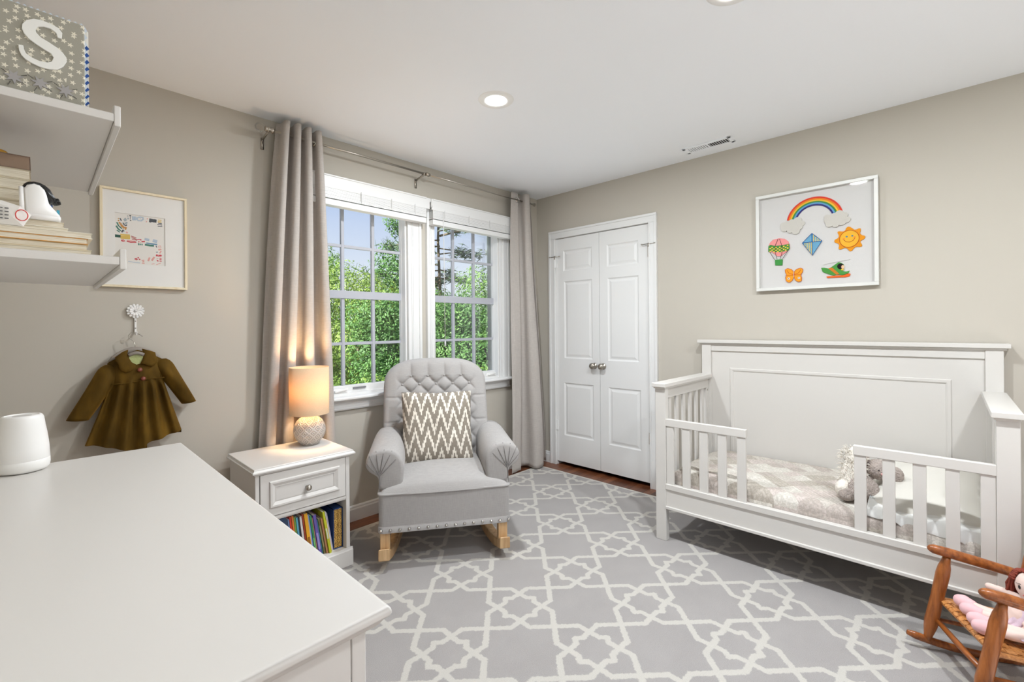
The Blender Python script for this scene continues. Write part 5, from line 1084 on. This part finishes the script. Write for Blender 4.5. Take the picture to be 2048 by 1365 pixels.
def stitch(name, rgb):
    if name in MATS: return MATS[name]
    m, nt, out = newmat(name); col = srgb(rgb); ck = nd(nt, 'ShaderNodeTexChecker', {'Vector': objco(nt), 'Scale': 520})
    c = nd(nt, 'ShaderNodeMixRGB', {0: ck.outputs[1], 1: (*[x*.88 for x in col], 1), 2: (*[min(1, x*1.06) for x in col], 1)})
    pr(nt, out, c.outputs[0], .9, 0, bump(nt, ck.outputs[1], .4, .001), .2); MATS[name] = m; return m
def flat(name, poly, rgb, parent, h0=0, h1=.006, bevel=.001):
    b = B(); b.prism(poly, (-.010, 0, 0), EY, EZ, -EX, h0, h1); return obj(name, b, stitch('st_%d_%d_%d' % rgb, rgb), parent, bevel=bevel, seg=1)
def line(name, lines, rgb, parent, r=.0022, h=.0075):
    b = B()
    for L in lines: b.tube([(-.010-h, y, z) for y, z in L], r, 6, flat=.6)
    return obj(name, b, stitch('st_%d_%d_%d' % rgb, rgb), parent)
yc, zc = -2.2177, 1.868
bands = [((58, 56, 122)), ((104, 160, 206)), ((68, 140, 76)), ((238, 190, 60)), ((236, 128, 44)), ((222, 64, 50))]
rs = [.094+k*(.0525/6) for k in range(7)]
for k, c in enumerate(bands):
    n = 40; P_ = [(yc+rs[k+1]*cos(a), zc+rs[k+1]*sin(a)) for a in [radians(lerp(11, 169, i/n)) for i in range(n+1)]]+[(yc+rs[k]*cos(a), zc+rs[k]*sin(a)) for a in [radians(lerp(169, 11, i/n)) for i in range(n+1)]]
    flat('rainbow_band', P_, c, t, 0, .005, .0006)
for P_ in (CLOUD_L, CLOUD_R):
    b = B(); n = len(P_); c0 = (sum(p[0] for p in P_)/n, sum(p[1] for p in P_)/n); core = [(c0[0]+(p[0]-c0[0])*.72, c0[1]+(p[1]-c0[1])*.72) for p in P_]
    b.prism(core, (-.010, 0, 0), EY, EZ, -EX, 0, .0092)
    for i in range(0, n, 2):
        q = (c0[0]+(P_[i][0]-c0[0])*.74, c0[1]+(P_[i][1]-c0[1])*.70); r = .0165+.003*((i//2) % 3)
        b.prism([(q[0]+r*cos(2*pi*k/20), q[1]+r*.92*sin(2*pi*k/20)) for k in range(20)], (-.010, 0, 0), EY, EZ, -EX, 0, .0076+.00012*i)
    obj('cloud', b, stitch('st_cloud', (206, 202, 194)), t)
s_ = flat('sun', chaikin(SUN, 1), (232, 150, 36), t, 0, .006)
cy_, cz_ = -2.390, 1.7366; circ = [(cy_+.0460*cos(a), cz_+.0490*sin(a)) for a in [2*pi*k/40 for k in range(40)]]
flat('sun_face', circ, (240, 182, 60), s_, .006, .0072, .0004)
line('sun_outline', [circ+[circ[0]]], (186, 66, 34), s_, .0017, .0076)
line('sun_smile', [[(-2.3640, 1.7345), (-2.3754, 1.7208), (-2.3923, 1.7174), (-2.4080, 1.7240), (-2.4165, 1.7374)]], (186, 66, 34), s_, .0015, .0078)
for y, z in ((-2.3781, 1.7502), (-2.4045, 1.7512)): flat('sun_eye', [(y+.0050*cos(a), z+.0044*sin(a)) for a in [2*pi*k/10 for k in range(10)]], (80, 134, 160), s_, .0072, .0082, .0003)
for y, z in ((-2.364, 1.739), (-2.416, 1.742)): flat('sun_cheek', [(y+.006*cos(a), z+.005*sin(a)) for a in [2*pi*k/10 for k in range(10)]], (238, 148, 64), s_, .0072, .0078, .0003)
s_ = flat('balloon', BALLOON, (240, 152, 150), t, 0, .006)
flat('balloon_band', BAND, (70, 140, 66), s_, .006, .007, .0004)
b = B()
for i in range(10):
    for j in range(4):
        if (i+j) % 2: continue
        y = lerp(-1.974, -2.083, (i+.5)/10); z = 1.727+(j-1.5)*.0088-.004*sin(pi*(i+.5)/10)*2
        b.box(-.0179, -.0168, y-.0042, y+.0042, z-.0038, z+.0038)
obj('balloon_checks', b, stitch('st_y', (240, 206, 84)), s_)
flat('basket', BASK, (70, 150, 74), s_, 0, .007)
line('ropes', [[(-1.9767, 1.7089), (-2.0044, 1.6565)], [(-2.0833, 1.7122), (-2.0489, 1.6582)], [(-2.0252, 1.7876), (-2.0074, 1.7444), (-2.0071, 1.7052), (-2.0184, 1.6583)], [(-2.0326, 1.7865), (-2.0455, 1.7395), (-2.0452, 1.6942), (-2.0346, 1.6566)]], (40, 34, 40), s_, .0016, .0076)
s_ = flat('kite', KITE, (112, 168, 200), t, 0, .006)
kc = (-2.2071, 1.7448); kt, kr, kb, kl = KITE
line('kite_edge', [[kt, kr, kb, kl, kt], [kt, kb], [kl, kr]], (34, 92, 160), s_, .0024, .0068)
b = B()
def inq(y, z, T):
    def sg(a, c): return (y-c[0])*(a[1]-c[1])-(a[0]-c[0])*(z-c[1])
    d = [sg(T[0], T[1]), sg(T[1], T[2]), sg(T[2], T[0])]; return all(q > 0 for q in d) or all(q < 0 for q in d)
for T in ((kt, kr, kc), (kl, kb, kc)):
    for i in range(30):
        for j in range(30):
            if (i+j) % 2 or j % 2: continue
            y, z = -2.26+i*.0056, 1.66+j*.0048
            if inq(y, z, T): b.box(-.0176, -.0164, y-.0026, y+.0026, z-.0036, z+.0036)
obj('kite_checks', b, stitch('st_y2', (238, 206, 110)), s_)
for nm, P_ in (('butterfly_wing', BFLY_L), ('butterfly_wing', BFLY_R)):
    s_ = flat(nm, chaikin(P_, 1), (240, 160, 44), t, 0, .006); cyy = sum(p[0] for p in P_)/len(P_); czz = sum(p[1] for p in P_)/len(P_)
    line('wing_outline', [P_+[P_[0]], [(P_[0][0], 1.553), (cyy, czz+.014), (P_[3][0]*.4+cyy*.6, czz+.03)], [(P_[0][0], 1.551), (P_[6][0], 1.549)]], (206, 84, 36), s_, .0015, .0066)
    flat('wing_spot', [(cyy+.007*cos(a), 1.530+.007*sin(a)) for a in [2*pi*k/12 for k in range(12)]], (240, 226, 214), s_, .006, .0068, .0003)
    flat('wing_dot', [(cyy+.0025*cos(a), 1.530+.003*sin(a)) for a in [2*pi*k/8 for k in range(8)]], (60, 40, 40), s_, .0068, .0074, .0002)
line('butterfly_body', [[(-2.1093, 1.573), (-2.1093, 1.535)]], (238, 214, 196), t, .0024, .007)
s_ = flat('helicopter', PLANE, (78, 150, 70), t, 0, .006); flat('stripe', STRIPE, (206, 124, 44), s_, .006, .0068, .0003); flat('skid', SKID, (234, 104, 40), s_, 0, .006)
flat('pilot_hair', [(-2.347+.016*cos(a), 1.5815+.0165*sin(a)) for a in [2*pi*k/16 for k in range(16)]], (30, 24, 24), s_, .004, .0072, .0003)
flat('pilot_face', [(-2.3585+.0075*cos(a), 1.5765+.011*sin(a)) for a in [2*pi*k/14 for k in range(14)]], (236, 196, 160), s_, .007, .0080, .0003)
flat('pilot_scarf', [(-2.350, 1.566), (-2.364, 1.566), (-2.360, 1.556), (-2.352, 1.557)], (240, 200, 70), s_, .006, .0074, .0003)
line('rotor', [[(-2.262, 1.600), (-2.3281, 1.6097), (-2.3916, 1.6179)]], (226, 224, 222), s_, .0012, .003)
# ------------------------------------------------------------------ small wooden rocking chair for dolls
HON = wood('honey_maple', (112, 58, 22), (172, 102, 48), 'z', 20, .28); HONX = wood('honey_maple_rail', (106, 54, 20), (168, 98, 46), 'x', 20, .28)
t = thing('doll_rocking_chair', 'small brown wooden rocking chair with a woven seat in front of the bed corner', 'rocking chair', (-.93, -2.737, 0), math.atan2(-.42, -.907))
TW = .305
rz = lambda e: .0125+(e-.20)**2/1.75
def turned(p0, p1, prof, n=16):
    p0, p1 = Vector(p0), Vector(p1); return [p0.lerp(p1, q) for q, r in prof], [r for q, r in prof]
for u0 in (0, TW):
    b = B(); b.tube([(u0, lerp(-.062, .44, k/20), rz(lerp(-.062, .44, k/20))+.002) for k in range(21)], [.009]+[.014]*19+[.009], 12, flat=.75, up=(0, 0, 1)); o = obj('rocker', b, HONX, t, smooth=True, local=True)
    b = B(); pts, rr_ = turned((u0, .0, .038), (u0, .062, .362), [(0, .011), (.06, .0135), (.16, .0195), (.22, .0215), (.30, .0205), (.5, .0195), (.7, .0205), (.80, .021), (.88, .0185), (.95, .0135), (1, .0115)]); b.tube(pts, rr_, 18); obj('front_post', b, HON, t, smooth=True, local=True)
    b = B(); pts, rr_ = turned((u0, .235, .020), (u0, .335, .58), [(0, .010), (.05, .013), (.12, .0195), (.2, .019), (.5, .017), (.8, .0165), (.93, .015), (.97, .018), (1, .012)]); b.tube(pts, rr_, 16); obj('back_post', b, HON, t, smooth=True, local=True)
    b = B(); b.tube([(u0, .004, .3885), (u0, .010, .388), (u0, .02, .3865), (u0, .06, .379), (u0, .15, .359), (u0, .25, .336), (u0, .285, .328)], [.006, .012, .0165, .018, .018, .0165, .015], 18); obj('arm', b, HONX, t, smooth=True, local=True)
    b = B(); b.tube([(u0, .03, .120), (u0, .25, .105)], .0075, 10); obj('side_stretcher', b, HONX, t, smooth=True, local=True)
b = B(); b.tube([(-.0, .026, .122), (TW*.5, .026, .121), (TW, .026, .122)], [.0085, .0105, .0085], 12); obj('front_stretcher', b, HONX, t, smooth=True, local=True)
b = B(); b.tube([(0, .252, .13), (TW, .252, .13)], .009, 12); obj('rear_stretcher', b, HONX, t, smooth=True, local=True)
for z, h in ((.33, .03), (.44, .03), (.535, .04)):
    e = .235+.1*(z-.02)/.56; b = B(); b.tube([(lerp(0, TW, k/8), e+.014*sin(pi*k/8), z) for k in range(9)], h/2, 10, flat=.25, up=(0, 0, 1)); obj('back_slat', b, HONX, t, smooth=True, local=True)
m, nt, out = newmat('woven_leather_splint'); ob_ = nd(nt, 'ShaderNodeTexCoord').outputs['Object']; s3 = nd(nt, 'ShaderNodeSeparateXYZ', {0: ob_})
ws = math_(nt, 'SINE', math_(nt, 'MULTIPLY', s3.outputs[0], 420)); n_ = noise_(nt, ob_, 120, 3)
c = ramp(nt, n_, [(.3, srgb((164, 104, 52))), (.7, srgb((206, 146, 86)))]); pr(nt, out, c, .35, 0, bump(nt, n_, .2, .001)); SPL = m
b = B(); rnd = random.Random(5); NS, NE = 11, 8; u_0, u_1, e_0, e_1 = .014, TW-.014, .046, .252
zs_ = lambda e: .207-.09*(e-.04)
for k in range(NS):   # strands front to back, wrapped over the front rail
    uu = lerp(u_0, u_1, (k+.5)/NS); hw = (u_1-u_0)/NS*.44; pts = []
    for q in range(-3, 2*NE+1):
        if q < 0: a = (q+3)/3*pi*.5-pi*.5; pts.append((e_0-.012*cos(a)*1.0, zs_(e_0)-.013+.013*(sin(a)+1)-.0)); continue
        e = lerp(e_0, e_1, q/(2*NE)); pts.append((e, zs_(e)+.0022*sin(pi*q/2+pi*(k % 2))))
    vs = []; 
    for e, z in pts: vs += [(uu-hw, e, z), (uu+hw, e, z), (uu+hw, e, z-.0018), (uu-hw, e, z-.0018)]
    fs = []
    for q in range(len(pts)-1):
        for j in range(4): fs.append((q*4+j, q*4+(j+1) % 4, q*4+4+(j+1) % 4, q*4+4+j))
    fs += [(0, 1, 2, 3), tuple(len(vs)-1-j for j in range(4))]; b.add(vs, fs)
for k in range(NE):
    e = lerp(e_0+.008, e_1, (k+.5)/NE); hw = .0115; vs = []; fs = []
    n = 2*NS
    for q in range(n+1):
        uu = lerp(u_0-.006, u_1+.006, q/n); z = zs_(e)+.0022*sin(pi*q/2+pi*(k % 2)+pi); vs += [(uu, e-hw, z), (uu, e+hw, z), (uu, e+hw, z-.0018), (uu, e-hw, z-.0018)]
    for q in range(n):
        for j in range(4): fs.append((q*4+j, q*4+(j+1) % 4, q*4+4+(j+1) % 4, q*4+4+j))
    b.add(vs, fs)
b.tube([(0, e_0, zs_(e_0)-.012), (TW, e_0, zs_(e_0)-.012)], .0095, 12); b.tube([(0, e_1, zs_(e_1)-.010), (TW, e_1, zs_(e_1)-.010)], .008, 12)
for u0 in (0, TW): b.tube([(u0, .04, zs_(.04)-.006), (u0, .26, zs_(.26)-.006)], .008, 10)
obj('woven_seat', b, SPL, t, local=True)
CHM = WM(t)
# rag dolls
DSK = plain('doll_cloth', (224, 200, 190), .9, nscale=500, nstr=.2); DPK = plain('doll_pink', (226, 182, 186), .9, nscale=500, nstr=.2)
DDR = plain('doll_dress', (212, 190, 204), .9, nscale=120, nstr=.4, ndist=.003, var=60); YARN = plain('auburn_yarn', (124, 50, 34), .85, nscale=300, nstr=.6)
def dollmesh(fn, name, mat, root, vox=.004, disp=0):
    b = B(); fn(b); b.v = [tuple(CHM @ Vector(p)) for p in b.v]; return soft_toy(name, b, mat, root, vox, disp)
def dobj(name, b, mat, root, **k):
    b.v = [tuple(CHM @ Vector(p)) for p in b.v]; return obj(name, b, mat, root, **k)
def doll(label, hc, body, hips, feet, knees, hands, sh, hr, lit):
    base = CHM @ Vector((hips[0], hips[1], .21)); root = thing('rag_doll', label, 'doll', base)
    hc = Vector(hc)
    def f(b):
        b.ell(hc, (hr, hr*.94, hr*1.06), 28); b.tube([body, hc-EZ*hr*.7], [.024, .016], 14); b.tube([hips, Vector(hips).lerp(body, .5), body], [.034, .036, .028], 18); b.ell(hips, .034, 18); b.ell(body, .030, 18)
        for k in (0, 1):
            s = Vector(sh[k]); b.tube([s, s.lerp(hands[k], .5)+Vector((0, -.004, .004)), hands[k]], [.014, .0125, .011], 12); b.ell(hands[k], (.0135, .0135, .012), 12)
            b.tube([Vector(body), s], .015, 12)
            b.tube([hips, knees[k], Vector(knees[k]).lerp(feet[k], .8)], [.020, .0165, .015], 14)
    dollmesh(f, 'body', DSK, root)
    for k in (0, 1):
        def g(b): d = Vector(feet[k])-Vector(knees[k]); d.normalize(); b.tube([Vector(feet[k])-d*.034, Vector(feet[k])-d*.014, feet[k], Vector(feet[k])+d*.008], [.017, .021, .0245, .020], 16); b.ell(feet[k], .0245, 16); b.ell(Vector(feet[k])+d*.010, .021, 16)
        dollmesh(g, 'foot', DPK, root)
    # dress: gathered skirt and bodice
    b = B(); hb = Vector(hips); bb_ = Vector(body); ax = (hb-bb_).normalized(); kx = ((Vector(knees[0])+Vector(knees[1]))/2-hb).normalized()
    def dr(u, v):
        a = 2*pi*u; c = bb_.lerp(hb, min(1, v*1.6)) + (kx*.035*max(0, v-.5)*2) - EZ*.004*v; r = lerp(.031, .050, v)*(1+.10*v*cos(11*a))
        return c+Vector((r*cos(a), r*sin(a)*.9*(1-.15*v), 0))+ax*(.0)
    b.grid(dr, 88, 16, cu=True); d_ = dobj('dress', b, DDR, root, smooth=True, recalc=False); q = d_.modifiers.new('thick', 'SOLIDIFY'); q.thickness = .002
    # yarn hair (the face looks towards the near side of the chair)
    cF, sF = cos(.62), sin(.62); FR = lambda p: Vector((p[0]*cF-p[1]*sF, p[0]*sF+p[1]*cF, p[2]))
    b = B(); rnd = random.Random(int(hc.x*1000)+9)
    for k in range(380):
        a = rnd.uniform(0, 2*pi); el = rnd.uniform(.15, 1.45); d = Vector((cos(el)*cos(a), cos(el)*sin(a), sin(el)))
        if d.y*cF-d.x*sF < -.62*cos(el) and el < .95: continue
        s = hc+Vector((d.x*hr, d.y*hr*.94, d.z*hr*1.06)); o_ = Vector((d.x-sF*.25*0, d.y+.12, 0)); fw = d.y*cF-d.x*sF; o_ = o_-FR((0, -1, 0))*max(0, o_.dot(FR((0, -1, 0)))+.15); o_ = o_.normalized() if o_.length > .01 else Vector((1, 0, 0)); side = o_
        L = rnd.uniform(.06, .10); top = s+d*.004
        f_ = rnd.uniform(1.10, 1.38); p1 = hc+Vector((side.x*hr*f_, side.y*hr*f_, max(d.z*.5, .1)*hr)); p2 = p1+Vector((side.x*.016+rnd.uniform(-.008, .008), side.y*.008+.004+rnd.uniform(-.008, .008), -L*.5)); p3 = p2+Vector((rnd.uniform(-.010, .010), rnd.uniform(-.010, .010), -L*.5))
        b.tube([top, top.lerp(p1, .55)+d*.006, p1, p2, p3], [.0036, .0038, .0038, .0036, .003], 6)
    dobj('yarn_hair', b, YARN, root, smooth=True)
    for k, sx_ in ((0, -1), (1, 1)):
        b = B(); c = hc+FR((sx_*.40*hr, -.84*hr, .02*hr)); b.ell(c, (.0052, .0022, .0066), 14); e_ = dobj('eye', b, BLACK, root, smooth=True)
        b = B(); b.tube([c+FR((-.009, .002, .009)), c+FR((0, -.001, .0115)), c+FR((.009, .002, .009))], .0010, 6); dobj('eyebrow', b, plain('dark_thread', (84, 82, 78), .9), e_)
    b = B(); b.tube([hc+FR((-.010, -.86*hr, -.42*hr)), hc+FR((0, -.87*hr, -.47*hr)), hc+FR((.010, -.86*hr, -.42*hr))], .0013, 6); dobj('mouth', b, plain('doll_mouth', (200, 90, 96), .8), root)
    b = B(); b.ell(hc+FR((0, -.94*hr, -.16*hr)), (.003, .0025, .003), 10); dobj('nose', b, DSK, root, smooth=True)
    return root
doll('rag doll with auburn yarn hair and lilac dress in the small wooden rocking chair', (.194, .203, .374), (.188, .192, .310), (.178, .165, .245), [(.066, .080, .233), (.118, .074, .233)], [(.120, .118, .236), (.152, .112, .236)], [(.072, .150, .306), (.272, .17, .27)], [(.160, .188, .316), (.216, .188, .312)], .048, 0)
doll('second rag doll behind the near post of the small wooden rocking chair', (.288, .262, .335), (.272, .232, .282), (.256, .200, .238), [(.172, .068, .2305), (.214, .060, .2305)], [(.202, .122, .232), (.238, .118, .232)], [(.226, .166, .266), (.300, .15, .26)], [(.250, .222, .286), (.290, .218, .286)], .040, 1)
# ------------------------------------------------------------------ outdoors
b = B(); b.box(-40, 60, -30, 70, -3.4, -3.2)
m, nt, out = newmat('lawn'); n_ = noise_(nt, objco(nt), 3, 4); pr(nt, out, ramp(nt, n_, [(.3, srgb((46, 66, 34))), (.7, srgb((84, 106, 54)))]), .95); o = obj('ground', b, m); o['kind'] = 'structure'; o['label'] = 'grass below the windows'; o['category'] = 'ground'
b = B(); b.box(-14, 8, 1.2, 12.0, -3.2, -3.16); b.box(-14, 8, -16, -5.7, -3.2, -3.16); b.box(-14, -3.6, -5.7, 1.2, -3.2, -3.16); o = obj('bounce_slab', b, plain('bounce_concrete', (222, 222, 224), .9)); o['kind'] = 'structure'; o['label'] = 'pale concrete slab added outside to bounce sunlight into the room'; o['category'] = 'bounce_slab'  # unseen pale slabs added to reflect sunlight up through the openings
def leafmat(name, lo, mid, hi):
    lo, mid, hi = [tuple(q*LEAFK for q in c) for c in (lo, mid, hi)]
    m, nt, out = newmat(name); oi = nd(nt, 'ShaderNodeObjectInfo'); v = nd(nt, 'ShaderNodeVectorMath', {0: nd(nt, 'ShaderNodeTexCoord').outputs['Object'], 1: oi.outputs['Location']}, operation='ADD')
    n_ = nd(nt, 'ShaderNodeTexNoise', {'Vector': v.outputs[0], 'Scale': 1.6, 'Detail': 6, 'Roughness': .75}).outputs[0]
    c = ramp(nt, n_, [(.30, srgb(lo)), (.5, srgb(mid)), (.68, srgb(hi))])
    df = nd(nt, 'ShaderNodeBsdfPrincipled', {'Base Color': c, 'Roughness': .55}); tl = nd(nt, 'ShaderNodeBsdfTranslucent', {0: c}); mx = nd(nt, 'ShaderNodeMixShader', {0: .38, 1: df.outputs[0], 2: tl.outputs[0]}); nt.links.new(mx.outputs[0], out.inputs[0]); return m
LEAF = [leafmat('leaf_bright', (92, 142, 52), (146, 200, 86), (194, 228, 118)), leafmat('leaf_deep', (68, 118, 56), (108, 166, 80), (158, 206, 108)), leafmat('leaf_yellow', (118, 160, 58), (174, 212, 94), (216, 234, 132))]
PINE = leafmat('pine_green', (84, 112, 80), (120, 150, 108), (156, 182, 136)); BARK = wood('bark', (72, 60, 48), (120, 104, 86), 'z', 8, .9)
def crown_mesh(name, mat, seed, n, leaf, blobs):
    rnd = random.Random(seed); b = B(); vol = [r[3]**2 for r in blobs]; S_ = sum(vol)
    for (bx_, by_, bz_, br_), w_ in zip(blobs, vol):
        for k in range(int(n*w_/S_)):
            d = Vector((rnd.gauss(0, 1), rnd.gauss(0, 1), rnd.gauss(0, 1))).normalized(); r = br_*(1-.55*rnd.random()**2.2)*(.85+.3*noise.noise(d*2.3+Vector((seed, bx_, by_))))
            c = Vector((bx_, by_, bz_))+Vector((d.x*r, d.y*r, d.z*r*.9)); nrm = (d+Vector((rnd.gauss(0, .5), rnd.gauss(0, .5), rnd.gauss(0, .5)+.35))).normalized()
            a_ = nrm.orthogonal().normalized(); a_ = (Matrix.Rotation(rnd.uniform(0, 2*pi), 3, nrm) @ a_); c_ = nrm.cross(a_); s = leaf*rnd.uniform(.6, 1.3)
            b.add([c-a_*s, c-c_*s*.45+a_*s*.1-nrm*s*.1, c+a_*s, c+c_*s*.45+a_*s*.1-nrm*s*.1], [(0, 1, 2, 3)])
    return mesh(name, b, mat, recalc=False)
def mkblobs(seed, R, Hh, n):
    rnd = random.Random(seed); out_ = []
    for k in range(n):
        a = rnd.uniform(0, 2*pi); f = rnd.random()**.5; z = rnd.uniform(-1, 1); out_.append((R*.62*f*cos(a)*(1-.35*abs(z)), R*.62*f*sin(a)*(1-.35*abs(z)), Hh*.5+Hh*.40*z, R*rnd.uniform(.32, .5)))
    return out_
CROWNS = [crown_mesh('crown_broad', LEAF[0], 1, 30000, .052, mkblobs(1, 2.6, 6.2, 16)), crown_mesh('crown_deep', LEAF[1], 2, 30000, .052, mkblobs(2, 2.4, 6.6, 15)), crown_mesh('crown_yellow', LEAF[2], 3, 30000, .050, mkblobs(5, 2.5, 5.6, 16)), crown_mesh('crown_shrub', LEAF[2], 4, 20000, .040, mkblobs(7, 1.6, 3.0, 12)), crown_mesh('crown_loose', LEAF[1], 6, 11000, .050, mkblobs(9, 1.7, 6.6, 13))]
def tree(label, ang, dist, zb, kind, sc=1, rot=0, szz=1):
    x, y = -3.274+dist*cos(radians(ang)), -2.807+dist*sin(radians(ang)); name = 'shrub' if kind == 3 else 'tree'
    t = thing(name, label, name, (x, y, -3.2), 0, 'trees beyond the windows')
    o = bpy.data.objects.new('foliage', CROWNS[kind]); COL.objects.link(o); o.parent = t; o.location = (0, 0, zb+3.2); o.scale = (sc, sc, sc*szz); o.rotation_euler = (0, 0, rot)
    b = B(); hh = max(.6, zb+3.2+(1.0 if kind == 3 else 3.2)*sc*szz); b.tube([(0, 0, 0), (.08, .02, hh*.4), (-.05, .06, hh*.7), (.02, 0, hh)], [.20*sc, .15*sc, .11*sc, .05*sc], 10)
    for k in range(0 if kind == 3 else 5):
        a = k*1.3+rot; z_ = hh*(.5+.09*k); b.tube([(0, 0, z_), (.6*cos(a)*sc, .6*sin(a)*sc, z_+.6*sc), (1.1*cos(a)*sc, 1.1*sin(a)*sc, z_+1.3*sc)], [.06*sc, .04*sc, .015*sc], 6)
    obj('trunk', b, BARK, t, smooth=True, local=True)
tree('bright green tree filling the left edge of the left window', 68.5, 20, -2.5, 0, 1.15, .3)
tree('pale green tree low against the sky in the middle of the left window', 62.5, 16.5, -2.35, 2, 1, 1.1)
tree('tall loose topped tree at the right side of the left window', 58.0, 19, -1.7, 4, 1.35, .6)
tree('deep green tree below the loose topped one, between the two windows', 56.6, 14.5, -3.1, 1, 1, 2.9)
tree('dense deep green tree in the middle of the right window', 50.0, 15, -3.1, 1, 1, 1.9)
tree('yellow green tree at the left of the right window', 53.6, 20, -2.9, 2, 1.05, .2)
tree('bright green rounded tree at the right of the right window', 46.2, 19.5, -2.6, 0, 1.05, 5.1)
tree('far tree at the right edge of the right window', 40.5, 15, -2.6, 2, 1, 3.3)
tree('low leafy shrub at the bottom left of the left window', 66.5, 9.5, -2.5, 3, 1, .5)
tree('low leafy shrub at the bottom right of the left window', 60.0, 10, -2.6, 3, 1, 2.6)
tree('yellow green shrub at the bottom left of the right window', 53, 9.3, -2.45, 3, .95, 4.4)
tree('yellow green shrub at the bottom right of the right window', 46.8, 9.5, -2.4, 3, 1, 5.5)
tree('broad green tree standing behind the left curtain', 75.5, 16, -2.6, 0, 1.05, 2.0)
tree('yellow green tree far out behind the left curtain', 82, 19, -2.6, 2, 1.1, 4.6)
# pine with a bare limb, seen through the top of the right window
x, y = -3.274+19*cos(radians(52.8)), -2.807+19*sin(radians(52.8))
t = thing('tree', 'grey green pine at the top left of the right window', 'tree', (x, y, -3.2), 0, 'trees beyond the windows')
b = B(); rnd = random.Random(4); twig = B(); twig.tube([(0, 0, 0), (.1, 0, 4), (0, .1, 8), (.1, 0, 12)], [.075, .065, .05, .03], 10)
for k in range(26):
    a = rnd.uniform(0, 2*pi); z_ = rnd.uniform(6.2, 11.8); L = (12.6-z_)*.42+.5; e_ = Vector((cos(a)*L, sin(a)*L, rnd.uniform(-.3, .5))); p0 = Vector((0, 0, z_)); twig.tube([p0, p0+e_*.6+EZ*.1, p0+e_], [.028, .018, .008], 6)
    for q in range(34):
        c = p0+e_*rnd.uniform(.3, 1.05)+Vector((rnd.gauss(0, .16), rnd.gauss(0, .16), rnd.gauss(0, .10)))
        for w_ in range(7):
            d = Vector((rnd.gauss(0, 1), rnd.gauss(0, 1), rnd.gauss(.3, 1))).normalized()*.26; s = d.orthogonal().normalized()*.030; b.add([c-s, c+s, c+d+s*.2, c+d-s*.2], [(0, 1, 2, 3)])
p0 = Vector((0, 0, 8.2)); twig.tube([p0, p0+Vector((.9, -1.0, .3)), p0+Vector((1.7, -1.9, 1.0)), p0+Vector((2.2, -2.4, 1.8))], [.05, .035, .025, .01], 8)
obj('foliage', b, PINE, t, local=True, recalc=False); obj('trunk', twig, BARK, t, local=True, smooth=True)
sun = bpy.data.lights.new('sun', 'SUN'); sun.energy = PSUN; sun.angle = radians(1.5); sun.color = (1, .96, .88); o = bpy.data.objects.new('sun', sun); COL.objects.link(o); o.rotation_euler = Vector((.72, .03, -.66)).to_track_quat('-Z', 'Y').to_euler(); o.location = (0, -6, 9)
